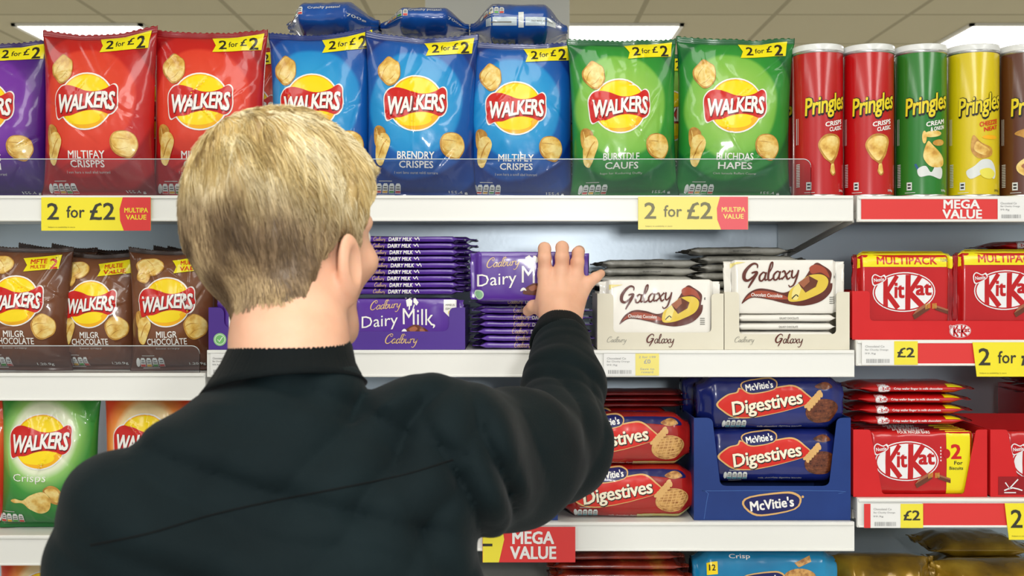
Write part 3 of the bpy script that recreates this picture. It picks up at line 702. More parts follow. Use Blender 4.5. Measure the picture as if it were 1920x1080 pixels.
# ------------------------------------------------------------------ shelving
shelfm = mat((232, 232, 226), .38, .15, name='shelf_enamel', bump=(300, .12, .0004))
railm = mat((238, 238, 233), .34, .25, name='price_rail_plastic')
panm = mat((206, 220, 232), .38, .1, .75, name='back_panel_steel', bump=(120, .25, .0006))
darkm = mat((70, 70, 66), .5, name='bracket_dark_steel')  # plain dark grey steel, applied to no part
BACK = .44
def shelf(x0, x1, pyt, label, rail=46.0, promo=None):
    """shelf board whose top front edge shows at photo row pyt; > price_rail, bracket (two)"""
    zt = WZ(pyt+1.5); a, b = WX(x0), WX(x1)
    o = solid('shelf', [boxv(a+.002, b-.002, .002, BACK-.004, zt-.022, zt), boxv(a+.002, b-.002, .004, .02, zt-.034, zt-.022)], [shelfm], bevel=.0012)
    tag(o, label, 'shelf', 'white metal shelves')
    pts = [(a, zt-rail*K), (b, zt-rail*K), (b, zt+.0005), (a, zt+.0005)]
    solid('price_rail', [prism(pts, -.006, .0015), boxv(a+.0015, b-.0015, -.0085, -.006, zt-.0045, zt), boxv(a+.0015, b-.0015, -.0085, -.006, zt-rail*K+.0005, zt-rail*K+.004)], [railm], o, bevel=.0008)
    for xx in (a+.004, b-.007):
        zb = zt-.022
        V, F = [], []
        pr = [(.03, zb), (.03, zb-.016), (BACK-.02, zb-.062), (BACK-.005, zb-.062), (BACK-.005, zb)]
        n = len(pr); V = [(xx, p[0], p[1]) for p in pr]+[(xx+.003, p[0], p[1]) for p in pr]
        F = [tuple(range(n))[::-1], tuple(range(n, 2*n))]+[(i, (i+1) % n, n+(i+1) % n, n+i) for i in range(n)]
        solid('bracket', [(V, F)], [shelfm], o)
    return zt
XL, XM, XR, XE = -330, 388, 1601, 2420
for x0, x1, q in ((XL, XM, 'left bay'), (XM, XR, 'middle bay'), (XR, XE, 'right bay')):
    a, b = WX(x0), WX(x1)
    o = solid('back_panel', [boxv(a+.003, b-.003, BACK, BACK+.012, .02, WZ(352))], [panm], bevel=.001)
    tag(o, 'grey steel back panel closing the %s of shelves' % q, 'back panel')
for i, x in enumerate((XL, XM, XR, XE)):
    o = solid('shelf_upright', [boxv(WX(x)-.0025, WX(x)+.0025, BACK-.03, BACK+.03, 0, WZ(352))], [shelfm])
    tag(o, ['slotted steel post at the far left end of the shelving', 'slotted steel post behind the brown crisps and purple box', 'slotted steel post between the cream box and the red boxes', 'slotted steel post at the far right end of the shelving'][i], 'shelf post')
ZT = {}
ZT['tl'] = shelf(XL, XM, 366, 'top white shelf under the purple and red crisp bags', 48)
ZT['tm'] = shelf(XM, 1598, 366, 'top white shelf under the blue and green crisp bags', 48)
ZT['tr'] = shelf(1605, XE, 367, 'top white shelf under the crisp tubes', 48)
ZT['ml'] = shelf(XL, XM-1, 698, 'white shelf under the brown crisp bags', 51)
ZT['mm'] = shelf(XM+2, 1600, 655, 'white shelf under the purple and cream chocolate', 50)
ZT['mr'] = shelf(1598+5, XE, 636, 'white shelf under the red box of yellow-banded packs', 48)
ZT['ll'] = shelf(XL, XM-1, 1001, 'white shelf under the large green crisp bag', 56)
ZT['lm'] = shelf(XM+2, 1600, 976, 'white shelf under the digestive biscuits', 54)
ZT['lr'] = shelf(1605, XE, 932, 'white shelf under the low red chocolate boxes', 54)
ZT['bl'] = shelf(XL, XM-1, 1290, 'lowest white shelf in the left bay', 50)
ZT['bm'] = shelf(XM+2, 1598, 1150, 'lowest white shelf in the middle bay', 50)
ZT['br'] = shelf(1605, XE, 1180, 'lowest white shelf in the right bay', 50)
o = solid('shelf_plinth', [boxv(WX(XL), WX(XE), .03, BACK, 0, .12)], [shelfm]); tag(o, 'white plinth along the foot of the shelving', 'plinth')

# clear plastic risers in front of the bags
acr = bpy.data.materials.new('clear_acrylic'); acr.use_nodes = True; nt = acr.node_tree
for n in list(nt.nodes):
    if n.type != 'OUTPUT_MATERIAL': nt.nodes.remove(n)
out = [n for n in nt.nodes if n.type == 'OUTPUT_MATERIAL'][0]
mx = nt.nodes.new('ShaderNodeMixShader'); tr = nt.nodes.new('ShaderNodeBsdfTransparent'); gl = nt.nodes.new('ShaderNodeBsdfGlossy'); lw = nt.nodes.new('ShaderNodeFresnel')
tr.inputs[0].default_value = (.985, .988, .99, 1); gl.inputs['Roughness'].default_value = .10; lw.inputs['IOR'].default_value = 1.5
ad = nt.nodes.new('ShaderNodeMath'); ad.operation = 'MULTIPLY_ADD'; ad.inputs[1].default_value = 1; ad.inputs[2].default_value = .0
nt.links.new(lw.outputs[0], ad.inputs[0])
nt.links.new(ad.outputs[0], mx.inputs[0]); nt.links.new(tr.outputs[0], mx.inputs[1]); nt.links.new(gl.outputs[0], mx.inputs[2]); nt.links.new(mx.outputs[0], out.inputs[0])
acre = mat((205, 215, 215), .2, .5, name='acrylic_edge')
def guard(x0, x1, pyt, zt, label, r=.012):
    a, b, t = WX(x0), WX(x1), WZ(pyt); z = zt+.0006
    arc = [(b-r+r*math.sin(q*PI/12), t-r+r*math.cos(q*PI/12)) for q in range(7)]
    pts = [(a, z), (b, z)]+arc[::-1]+[(a, t)]
    o = solid('shelf_guard', [prism(pts, .0035, .0055)], [acr]); tag(o, label, 'shelf guard')
    cur = [(a, t)]+arc+[(b, z)]
    V = []; F = []
    for (x, q) in cur: V += [(x, .0033, q), (x, .0057, q), (x, .0033, q-.0011), (x, .0057, q-.0011)]
    n = len(cur)
    for i in range(n-1):
        A = i*4; B = A+4; F += [(A, B, B+1, A+1), (A+2, A+3, B+3, B+2), (A, A+2, B+2, B), (A+1, B+1, B+3, A+3)]
    solid('polished_edge', [(V, F)], [acre], o)
guard(XL+6, XM-2, 297, ZT['tl'], 'clear plastic guard along the top shelf before the red bags')
guard(XM+1, 1522, 297, ZT['tm'], 'clear plastic guard along the top shelf before the blue and green bags')
guard(XL+6, 373, 648, ZT['ml'], 'clear plastic guard before the brown crisp bags')

# ------------------------------------------------------------------ signs on the rails
def sign(name, x0, x1, y0, y1, base, art, label, cat='price sign', Y=-.0105, group=None, skew=0, th=.0008, bg2=None):
    """flat card from photo rows y0 (top) to y1 fixed to the rail; artwork in print units from its centre"""
    w, h = (x1-x0)*K, (y1-y0)*K
    pts = [(-w/2+skew*K, -h/2), (w/2, -h/2), (w/2, h/2), (-w/2, h/2)]
    o = solid(name, [prism(pts, 0, th)], [base], loc=(WX((x0+x1)/2), Y, WZ((y0+y1)/2)), arts=[(art, plane_fn(0), K)])
    return tag(o, label, cat, group)
cy = card((244, 228, 40)); cr_ = card((222, 52, 50)); cw = card((238, 238, 236)); ck = card((52, 50, 36)); cyt = card((240, 225, 60)); cg = card((165, 165, 165)); cyp = card((240, 226, 120)); crp = card((228, 92, 100)); ckp = card((120, 116, 84))
def two_for(w, h, y=cy, r=cr_, k=ck, rt='MULTIPA|VALUE'):
    a = Art(0); x = -w/2; f = w/204
    a.text('2', x+22*f, 0+h*.08, 22*f, h*.50, k, 1, .012); a.text('for', x+64*f, -1+h*.08, 34*f, h*.36, k, 1, .010); a.text('£2', x+114*f, h*.08, 47*f, h*.52, k, 1, .012)
    c = w/2
    a.poly([(c-52*f, h/2), (c, h/2), (c, -h/2), (c-50*f, -h/2), (c-57*f, -h*.2), (c-58*f, h*.15)], r, .6)
    l = rt.split('|'); a.text(l[0], c-27*f, 7, 44*f, 9, y, 1.4, .02); a.text(l[1], c-27*f, -6, 38*f, 9, y, 1.4, .02)
    a.text('Subject to availability in store', x+38*f, -h*.40, 50*f, 3, k, 1, .0)
    return a
sign('price_sign', 83, 287, 371, 433, cy, two_for(204, 62), 'yellow two-for-two-pounds sign under the red crisp bags')
sign('price_sign', 1195, 1400, 370, 431, cyp, two_for(204, 61, cyp, crp, ckp), 'paler yellow two-for-two-pounds sign under the green crisp bags')
a = Art(0); a.text('MEGA', 8, 13, 78, 24, cw, 1, .03); a.text('VALUE', 8, -15, 86, 24, cw, 1, .03)
a.poly([(-86, 33), (-50, 33), (-46, 10), (-56, -33), (-86, -33)], cyt, .6); a.rect(-86, -3, -68, 2, ck, 1.2)
sign('price_sign', 905, 1078, 985, 1051, cr_, a, 'red mega value sign at the jacket elbow, on the rail under red biscuit packs')
a = Art(0); a.text('MEGA', -48, 9, 68, 17, cw, 1, .03); a.text('VALUE', -47, -9.5, 74, 17, cw, 1, .03)
sign('promotion_strip', 1612, 1962, 372, 413, cr_, a.xf(1, 1, 60, 0), 'long red mega value strip under the crisp tubes', 'promotion strip', -.0075)
def small_label(w, h, red=False, price=None, pw=44):
    a = Art(0); x = -w/2
    if red: a.rect(x, -h/2, x+12, h/2, cr_, .6); x += 12
    ww = w/2-x-(pw if price else 0)
    a.text('Chocolatel Co', x+ww*.40, h*.28, ww*.6, 4, cg, 1, .01); a.text('Bar Chunky Orange', x+ww*.46, h*.13, ww*.72, 4, cg, 1, .01); a.text('99.9g', x+ww*.26, -h*.03, ww*.34, 4, cg, 1, .01)
    rr = random.Random(5); q = x+ww*.14
    while q < x+ww*.86: b = rr.choice((.8, 1.4, 2)); a.rect(q, -h*.42, q+b, -h*.25, cg, 1); q += b+rr.choice((.9, 1.5))
    if price:
        a.rect(w/2-pw, -h/2, w/2, h/2, cyp if price == 'tiny' else cyt, .6)
        if price != 'tiny': a.text(price, w/2-pw/2, h*.02, pw*.74, h*.42, ck, 1.2, .02)
        else:
            a.text('2 for 199', w/2-pw/2, h*.34, pw*.72, 4, cg, 1.2, .01); a.text('£0', w/2-pw/2, h*.14, pw*.28, 8, cg, 1.2, .02); a.text('Save to', w/2-pw/2, -h*.2, pw*.6, 4, cg, 1.2, .01); a.text('reward', w/2-pw/2, -h*.34, pw*.5, 4, cg, 1.2, .01)
    return a
sign('shelf_label', 1866, 1916, 373, 413, cw, small_label(50, 40), 'small white shelf label at the end of the red strip under the tubes', 'shelf label', -.0088)
sign('shelf_label', 1131, 1234, 662, 703, cw, small_label(103, 41, price='tiny'), 'small white and pale yellow label under the left cream box', 'shelf label', -.0100)
sign('shelf_label', 398, 440, 662, 702, cw, small_label(42, 40), 'small white label at the collar, under the purple box', 'shelf label', -.0100)
sign('shelf_label', 1612, 1716, 639, 683, cw, small_label(104, 44, price='£2'), 'white and yellow two-pound label under the yellow-banded packs', 'shelf label', -.0100)
sign('shelf_label', 1616, 1726, 942, 987, cw, small_label(110, 45, True, '£2', 42), 'white and yellow two-pound label on the low right shelf', 'shelf label', -.0100)
sign('promotion_strip', 1716, 2100, 641, 683, cr_, Art(0).rect(-190, -19, 190, 19, cr_, .4), 'plain red strip on the rail under the yellow-banded packs', 'promotion strip', -.0075)
sign('promotion_strip', 1726, 2100, 942, 987, cr_, Art(0).rect(-185, -20, 185, 20, cr_, .4), 'plain red strip on the low right rail', 'promotion strip', -.0075)
sign('price_sign', 1818, 2022, 641, 705, cy, two_for(204, 64), 'yellow two-for-two-pounds sign cut by the frame under yellow-banded packs', skew=8)
sign('price_sign', 1878, 2082, 941, 1009, cy, two_for(204, 68), 'yellow sign cut by the frame on the low right rail', skew=8)

# ------------------------------------------------------------------ crisp bags
def flav(name, stops, ly, R=150, lx=-10): return ringed(name, lx, ly, stops, R, .92)
BODY = {
 'red': flav('red_film', [(.0, (232, 84, 56)), (.60, (224, 64, 44)), (.64, (196, 32, 28)), (.82, (188, 26, 26)), (.86, (152, 14, 20)), (1.1, (170, 18, 24)), (1.15, (126, 10, 18)), (1.5, (92, 8, 16))], 176),
 'blue': flav('blue_film', [(.0, (60, 176, 226)), (.60, (30, 142, 208)), (.64, (16, 92, 172)), (.84, (14, 76, 158)), (.88, (8, 42, 116)), (1.15, (14, 66, 146)), (1.2, (6, 34, 98)), (1.7, (5, 20, 70))], 176),
 'green': flav('green_film', [(.0, (168, 208, 96)), (.60, (124, 188, 74)), (.64, (48, 144, 52)), (.84, (36, 130, 48)), (.88, (10, 96, 44)), (1.15, (36, 126, 50)), (1.2, (6, 80, 38)), (1.7, (4, 58, 28))], 176),
 'purple': flav('violet_film', [(.0, (132, 66, 176)), (.60, (116, 50, 162)), (.66, (90, 32, 136)), (.9, (60, 18, 110)), (1.3, (44, 12, 92)), (1.7, (36, 10, 78))], 176),
 'brown': ringed('brown_film', -6, 128, [(.0, (138, 88, 58)), (.6, (120, 74, 48)), (.9, (96, 56, 36)), (1.3, (70, 38, 26)), (1.7, (52, 28, 20))], 110, .9),
 'lime': ringed('leaf_green_film', -6, 168, [(.0, (246, 250, 226)), (.38, (238, 246, 214)), (.46, (150, 205, 110)), (.60, (60, 150, 60)), (.9, (28, 120, 52)), (1.3, (16, 98, 44)), (1.7, (10, 76, 36))], 150, .9),
 'orange': ringed('orange_red_film', -6, 168, [(.0, (255, 244, 214)), (.38, (254, 226, 170)), (.46, (246, 150, 70)), (.62, (226, 70, 36)), (.9, (206, 44, 30)), (1.3, (180, 28, 26)), (1.7, (150, 20, 24))], 150, .9),
}
SEAL = {'red': (150, 16, 24), 'blue': (16, 42, 112), 'green': (12, 92, 46), 'purple': (44, 14, 92), 'brown': (48, 26, 18), 'lime': (12, 84, 40), 'orange': (160, 26, 24)}
SEALM = {k: mat(v, .3, .6, name='seal_film', bump=(500, .3, .0006)) for k, v in SEAL.items()}
ARTB = {
 'red': bag_art('MILTIFAY', 'CRISPPS'), 'blue': bag_art('BRENDRY', 'CRISPES', sub='I vori lanu ourat valdi torrare'), 'blue2': bag_art('MILTIFLY', 'CRISPES'),
 'green': bag_art('BURSTDLE', 'CAUFS', sub='Iugo lur Kuduring Duffly', lx=-14), 'green2': bag_art('BLICHDAS', 'HAPES', sub='Civit lonauia Ruffart Caamp', lx=-2), 'purple': bag_art('BIUNDIS', 'DDI')}
def art_brown(w1='MULTIE|VALUE'):
    a = Art(5); walkers_logo(a, -4, 128, 51); a.text('MILGR', -4, 69, 40, 12, WHT, 3, .014); a.text('CHOCOLATE', -5, 56, 76, 12, WHT, 3, .014); a.text('Sooo crispy', -4, 43, 46, 4, GREYT, 3, .004)
    crisp(a, -38, 193, 27, 17, 5); crisp(a, -50, 178, 14, 16, 9); folded(a, -50, 82, 32, 62); crisp(a, 50, 82, 23, 23, 4); banner(a, 4, 180, 70, 206, w1); lights(a, -60, 8, 4, .95); a.text('1.20.9g', 46, 13, 30, 6, PALE, 3, .01); return a
ARTB['brown'] = art_brown(); ARTB['brown2'] = art_brown('MFTE 2')
def art_lower():
    a = Art(5); walkers_logo(a, -8, 166, 57); a.text('Crisps', -26, 98, 66, 18, WHT, 3, -.004)
    a.blob([(-66, 56), (-56, 60), (-40, 58), (-24, 68), (0, 74), (14, 60), (10, 40), (-8, 32), (-26, 40), (-40, 52), (-58, 52)], CHIP, 3, 5); a.blob([(0, 76), (14, 86), (30, 80), (40, 62), (30, 50), (14, 54), (12, 66)], CHIPD, 2.4, 5); a.blob([(4, 76), (16, 82), (28, 76), (34, 62), (26, 54), (16, 62)], CHIP, 3.4, 5)
    lights(a, -88, 12, 4, .95); return a
ARTB['lime'] = art_lower(); ARTB['orange'] = ARTB['lime']
KF = S(.02)
def bag(kind, cx, base_py, zt, wpx, hpx, Y, seed, label, art=None, t=.075, rot=(0, 0, 0), group=None, dip=6., wr=1.1, ah=312):
    """standing bag; the artwork is drawn for a bag ah units high"""
    k = S(Y+t*.4)*hpx/ah; w, h = wpx*1.035*S(Y+t*.5), hpx*S(Y+t*.5)
    o = make_bag('crisp_bag', w, h, t, seed, BODY[kind], ARTB[art or kind], k, wr, dip, SEALM[kind])
    lo = min(v.co.z for v in o.data.vertices)
    o.location = (WX(cx, Y+t*.45), Y+t*.5, zt-lo+.0004); o.rotation_euler = rot
    return tag(o, label, 'crisp bag', group)
TM, TL = ZT['tm'], ZT['tl']
R = math.radians
b1 = bag('purple', -10, 365, TL, 204, 294, .024, 11, 'purple crisp bag cut by the frame edge on the top shelf', art='purple', group='crisp bags on the top shelf', rot=(0, 0, R(4)))
b2 = bag('red', 185, 365, TL, 214, 312, .009, 12, 'red crisp bag on the top shelf beside the purple bag', group='crisp bags on the top shelf', dip=14, rot=(0, R(.4), R(-3)))
b3 = bag('red', 391, 365, TL, 206, 313, .023, 13, 'red crisp bag on the top shelf, partly behind the blond head', group='crisp bags on the top shelf', rot=(0, R(.5), R(3)))
b4 = bag('blue', 604, 365, TM, 190, 312, .024, 14, 'blue crisp bag nearest the red ones, its price flash half covered', group='crisp bags on the top shelf', dip=10, rot=(0, R(-.8), R(-4)))
b5 = bag('blue', 788, 365, TM, 205, 305, .009, 15, 'middle blue crisp bag printed BRENDRY, right of the blond hair', group='crisp bags on the top shelf', dip=12, rot=(0, R(.6), R(3)))
b6 = bag('blue', 973, 365, TM, 200, 292, .028, 16, 'blue crisp bag beside the first green bag', art='blue2', group='crisp bags on the top shelf', rot=(0, R(.8), R(2)))
b7 = bag('green', 1172, 365, TM, 200, 297, .010, 17, 'green crisp bag beside the blue bags, logo creased', group='crisp bags on the top shelf', dip=3, rot=(0, R(-1.2), R(4)))
b8 = bag('green', 1373, 365, TM, 212, 300, .022, 18, 'green crisp bag leaning beside the crisp tubes', art='green2', group='crisp bags on the top shelf', rot=(0, R(1.2), R(-4)))
for s, x, dy, dx, lab in ((b1, 60, .108, 0, 'purple crisp bag behind the front purple one'), (b3, 296, .108, 0, 'red crisp bag seen in the gap between the two front red bags'), (b2, 474, .110, 0, 'red crisp bag standing behind, beside the first blue bag'),
                          (b6, 700, .110, 0, 'blue crisp bag in the second row between two blue bags'), (b5, 885, .112, 0, 'blue crisp bag in the second row under the flat bags'), (b8, 1262, .108, 0, 'green crisp bag in the second row between the green bags'), (b7, 1085, .110, 0, 'green crisp bag in the second row beside the blue bags')):
    Y = dy; c = dup(s, (WX(x, Y), Y+.04+(.018 if x in (700, 1262, 296) else 0), s.location.z), (0, R(random.Random(x).uniform(-1, 1)), 0), lab, 'crisp bags in the second row'); c.scale = (.88, 1, 1)
# flat blue bags lying on top of the second row
WLAB = ink((200, 214, 222))
def flat_art(v=0):
    a = Art(6); lights(a, -78+v*8, -2, 4, .85); a.text('700g', 58, -3, 26, 8, PALE, 2, .01); a.text('Crunchy potato!', 2, 12, 62, 7, PALE, 2, .01); return a
def flat_panel():
    a = Art(6); a.rect(-62, -13, -4, 2, WLAB, 1); a.rect(12, -13, 70, 2, WLAB, 1); a.rect(-1, -16, 9, 12, PALE, 2); a.text('lorem crispa', 44, -5, 40, 4, GRY, 2, .01); a.rect(-52, -8, -14, -6, GRY, 2)
    lights(a, -66, 8, 4, .8); a.text('7 2(:)', 70, 10, 20, 6, PALE, 2, .01); return a
film_blue = noisy('blue_film', [(.3, (14, 52, 130)), (.55, (24, 84, 168)), (.8, (16, 60, 140))], 7, .26, .7, bump=.0008)
for i, (cx, pyb, wp, hp, yw, lab, ar) in enumerate(((610, 62, 178, 74, -3, 'flat blue crisp bag on top, furthest left of three', flat_art(0)), (788, 60, 172, 62, 3, 'flat blue crisp bag on top, between the other two flat bags', flat_art(1)),
                                                   (973, 78, 190, 88, 0, 'flat blue crisp bag on top with pale label panels, before the column', flat_panel()))):
    Y = .085; s = S(Y)
    o = make_pillow('crisp_bag', wp*s, hp*s, .20, n=2.3, fin=.004, axis='c', taper=.035, seed=30+i, wr=1.7, end=.25, body=film_blue, front=ar, k=s, m=64, parts=False)
    o.location = (WX(cx, Y), Y+.10, WZ(pyb, Y)); o.rotation_euler = (0, 0, R(yw)); tag(o, lab, 'crisp bag', 'blue bags lying on the second row')
# brown bags
ML = ZT['ml']
for i, (cx, w, h, Y, lab, ar, rz) in enumerate(((42, 178, 232, .012, 'brown crisp bag cut by the frame edge, marked 2', 'brown2', 2), (186, 152, 218, .030, 'middle brown crisp bag on its shelf', 'brown', -3), (326, 156, 228, .010, 'brown crisp bag beside the purple box', 'brown', 3))):
    bb = bag('brown', cx, 697, ML, w, h, Y, 40+i, lab, art=ar, t=.065, rot=(0, R((.6, -.5, -1)[i]), R(rz)), group='brown crisp bags', ah=226, dip=8, wr=1.2)
    for j in (1, 2):
        c = dup(bb, (bb.location.x+.018*j*(1 if i != 2 else -.3), bb.location.y+.075*j, bb.location.z+.002), (0, R(1.5*j), R(-3+2*j)), 'brown crisp bag %s row back behind the %s' % (('one', 'two')[j-1], ('bag marked 2', 'middle brown bag', 'brown bag by the purple box')[i]), 'brown crisp bags in the rows behind'); c.scale = (.86, 1, 1)
LL = ZT['ll']
g = bag('lime', 92, 995, LL, 178, 250, .012, 50, 'green bag of plain crisps on the low left shelf', t=.07, rot=(0, R(.6), R(3)), group='crisp bags on the low left shelf', ah=250)
r_ = bag('orange', 286, 995, LL, 182, 250, .012, 51, 'orange-red crisp bag half hidden by the jacket shoulder', t=.07, rot=(0, 0, R(-3)), group='crisp bags on the low left shelf', ah=250)
dup(r_, (WX(-92, .01), .045, r_.location.z), (0, 0, R(5)), 'orange-red crisp bag cut off by the frame at the low left', 'crisp bags on the low left shelf')
bl = bag('orange', 95, 1290, ZT['bl'], 190, 232, .02, 52, 'red crisp bag below the green one, only its top in view', t=.07, group='crisp bags on the lowest left shelf', ah=250)

# ------------------------------------------------------------------ crisp tubes
ALU = mat((205, 205, 205), .28, .2, .9, name='rim_metal'); LIDM = mat((232, 234, 232), .3, .4, name='lid_plastic')
def tube(cx, col, art, label, Y=.012, rz=-10., hp=288, group='crisp tubes on the top shelf'):
    Rr = 46*S(Y+.03); h = hp*S(Y)
    k = S(Y)
    fn = lambda x, y: np.stack([Rr*np.sin(x/Rr), -Rr*np.cos(x/Rr), y], 1)
    pr = [(Rr*.96, 0), (Rr*1.0, .001), (Rr*1.0, .003), (Rr, .006), (Rr, h*.5), (Rr, h-.013), (Rr*.99, h-.011)]
    n = 64; V = []; F = []
    for r, z in pr: V += [(r*math.sin(2*PI*i/n), -r*math.cos(2*PI*i/n), z) for i in range(n)]
    for j in range(len(pr)-1): F += [(j*n+i, j*n+(i+1) % n, (j+1)*n+(i+1) % n, (j+1)*n+i) for i in range(n)]
    F += [tuple(reversed(range(n))), tuple((len(pr)-1)*n+i for i in range(n))]
    me = make('crisp_tube', V, F, [mat(col, .28, .6, name='tube_paper')], arts=[(art, fn, k)])
    o = link('crisp_tube', me, loc=(WX(cx, Y+Rr), Y+Rr, ZT['tr']+.0005), rot=(0, 0, R(rz)))
    def lathe(nm, pr, m):
        V = []; F = []
        for r, z in pr: V += [(r*math.sin(2*PI*i/n), -r*math.cos(2*PI*i/n), z) for i in range(n)]
        for j in range(len(pr)-1): F += [(j*n+i, j*n+(i+1) % n, (j+1)*n+(i+1) % n, (j+1)*n+i) for i in range(n)]
        F += [tuple(reversed(range(n))), tuple((len(pr)-1)*n+i for i in range(n))]
        link(nm, make(nm, V, F, [m]), o)
    lathe('metal_rim', [(Rr*1.0, h-.0135), (Rr*1.018, h-.0125), (Rr*1.02, h-.0105), (Rr*1.02, h-.009)], ALU)
    lathe('plastic_lid', [(Rr*1.03, h-.0092), (Rr*1.03, h-.0088), (Rr*1.032, h-.002), (Rr*1.02, h), (Rr*.97, h), (Rr*.95, h-.0015)], LIDM)
    lathe('metal_base', [(Rr*1.015, .0), (Rr*1.022, .001), (Rr*1.02, .0035), (Rr*1.002, .0042)], ALU)
    return tag(o, label, 'crisp tube', group)
ta = tube_art('CRISPS', 'CLASSIC', WHT, 'red'); tg = tube_art('CREAM', '& ONION', WHT, 'green'); ty = tube_art('CHEEZZIE', 'NEAT', DRED, 'yellow'); tb = tube_art('PORK', 'NUTTY', WHT, 'brown')
t1 = tube(1533, (186, 12, 18), ta, 'red crisp tube at the end, closest to the green bags', rz=0)
t2 = tube(1628, (190, 12, 18), ta, 'red crisp tube standing against the green tube')
t3 = tube(1726, (30, 122, 34), tg, 'green crisp tube on the top shelf between red and yellow ones')
t4 = tube(1824, (224, 200, 14), ty, 'yellow crisp tube on the top shelf beside the brown one')
t5 = tube(1921, (92, 46, 26), tb, 'brown crisp tube cut by the frame edge')
for s, x, Y, lab in ((t1, 1508, .092, 'red crisp tube in the second row, peeking out beside the green bag'), (t2, 1604, .092, 'red crisp tube in the second row between the red tubes'), (t3, 1700, .092, 'green crisp tube in the second row behind red and green'), (t3, 1797, .092, 'green crisp tube in the second row behind green and yellow'), (t4, 1893, .092, 'yellow crisp tube in the second row behind yellow and brown')):
    dup(s, (WX(x, Y), Y+.04, s.location.z-(.012 if x == 1508 else 0)*0), (0, 0, R(0 if x == 1508 else -90)), lab, 'crisp tubes in the second row')

# ------------------------------------------------------------------ display trays
def tray(x0, x1, zt, pside, base, cardm, art, label, ux0, ux1, lip, depth=.20, Y=.006, narrow=0, group=None, name='display_box', backh=None, rr=12, parent=None):
    """open cardboard box; the front has a U cut-out from ux0 to ux1 down to photo row `lip`; pside = photo row of the side tops"""
    s = S(Y); X = lambda p: (p-(x0+x1)/2)*s; Z = lambda p: (base-p)*s
    a, b, t = X(x0), X(x1), .0016
    def corner(x, y, dx1, dy1, dx2, dy2):   # rounded corner
        return [(x+dx1*(1-q)**2+dx2*q*q, y+dy1*(1-q)**2+dy2*q*q) for q in (0, .25, .5, .75, 1)]
    r = rr*s; u0, u1, l = X(ux0), X(ux1), Z(lip); h = Z(pside); nn = narrow*s
    pts = [(a, 0), (b, 0)]
    if h > l:
        pts += [(b, h)]+corner(u1, h, r*.9, 0, 0, -r*.9)+corner(u1-nn, l, 0, r, -r, 0)+corner(u0+nn, l, r, 0, 0, r)+corner(u0, h, 0, -r*.9, -r*.9, 0)+[(a, h)]
    else: pts += [(b, l), (a, l)]
    hb = Z(backh) if backh else h
    parts = [prism(pts, 0, t), boxv(a, b, t, depth-t, 0, t), boxv(a, b, depth-t, depth, 0, hb)]
    for xx in (a, b-t):
        V = [(xx+q*t, y, z) for q in (0, 1) for y, z in ((t, 0), (depth-t, 0), (depth-t, hb), (t, h))]
        parts.append((V, [(3, 2, 1, 0), (4, 5, 6, 7), (0, 1, 5, 4), (1, 2, 6, 5), (2, 3, 7, 6), (3, 0, 4, 7)]))
    me_art = [(art, plane_fn(0), s)] if art else ()
    o = solid(name, parts, [cardm], loc=(WX((x0+x1)/2, Y), Y, zt+.0004), arts=me_art)
    if parent: o.parent = parent; o.location = Vector(o.location)-Vector(parent.location); return o
    return tag(o, label, 'display box', group)
def stack(proto, cx, zbase, n, pitch, Y, labelf, group, seed=1, dx=.002, rz=.6):
    rr = random.Random(seed); out = []
    for i in range(n):
        o = proto if i == 0 else dup(proto)
        o.location = (cx+rr.uniform(-dx, dx), Y+rr.uniform(-.0012, .0012), zbase+pitch*i); o.rotation_euler = (0, 0, R(rr.uniform(-rz, rz)))
        tag(o, labelf(i), None, group); out.append(o)
    return out
ORD = ['lowest', 'second from the bottom', 'third from the bottom', 'fourth from the bottom', 'fifth from the bottom', 'sixth from the bottom', 'seventh from the bottom', 'eighth from the bottom', 'ninth from the bottom']
def lay(n, thing, rest):
    return lambda i: ('%s %s, %s' % (thing, rest, 'topmost' if i == n-1 and n > 1 else ORD[i]))
MM = ZT['mm']
BX = 'chocolate_bar'
# purple boxes
a = Art(0); script(a, 'Cadbury', 1, 17, 60, GOLD, 2, fat=.8, slant=.25)
tray(632, 872, MM, 576, 655, card_purple, a, 'purple display box with gold script, right of the face', 655, 842, 621, group='purple display boxes', rr=14)
a2 = a.xf(1, 1, 0, 0); a2.ell(-98, 19, 12, 12, ink((150, 205, 140)), 1); a2.ell(-98, 19, 9.5, 9.5, ink((225, 240, 220)), 1.6); a2.ell(-98, 19, 8.4, 8.4, ink((120, 190, 110)), 2.1)
a2.stroke([(-102, 19), (-99, 15), (-93, 24)], 1.6, WHT, 3, 1)
tray(391, 630, MM, 576, 655, card_purple, a2, 'purple display box with green round badge, left of the neck', 420, 600, 614, group='purple display boxes', rr=14)
DA = dairy_art(); DE = dairy_edge()
def up_bar(name, cx, pyt, pyb, w, zt_or_z, Y, body, art, k_h, seed, label, group, d=.012, cat='chocolate bar', rot=(0, 0, 0), n=5, fin=.007, k=None, finmat=None, wr=1.):
    s = S(Y); h = (pyb-pyt)*s
    o = make_pillow(name, w*s, h, d, n=n, fin=fin, axis='d', taper=.006, seed=seed, wr=wr, body=body, front=art, k=(k or s), finmat=finmat)
    o.location = (WX(cx, Y), Y+d/2+.001, zt_or_z); o.rotation_euler = rot
    return tag(o, label, cat, group)
DB1 = DA.xf(1, 1, 5, 9); fa = Art(6); fa.poly([(70, 44), (93, 44), (93, 22), (82, 10), (70, 22)], WHT, 3); fa.text('MMEUS', 82, 34, 17, 4, GRY, 4, .02); fa.text('ESPORT', 82, 27, 17, 4, GRY, 4, .02); fa.ell(82, 20, 4, 4, MUSTL, 4); DB1.merge(fa)
bA = up_bar(BX, 762, 558, 650, 214, MM+.003, .009, film_purple, DB1, 90, 61, 'purple milk chocolate bar upright in the right purple box', 'purple bars standing in boxes')
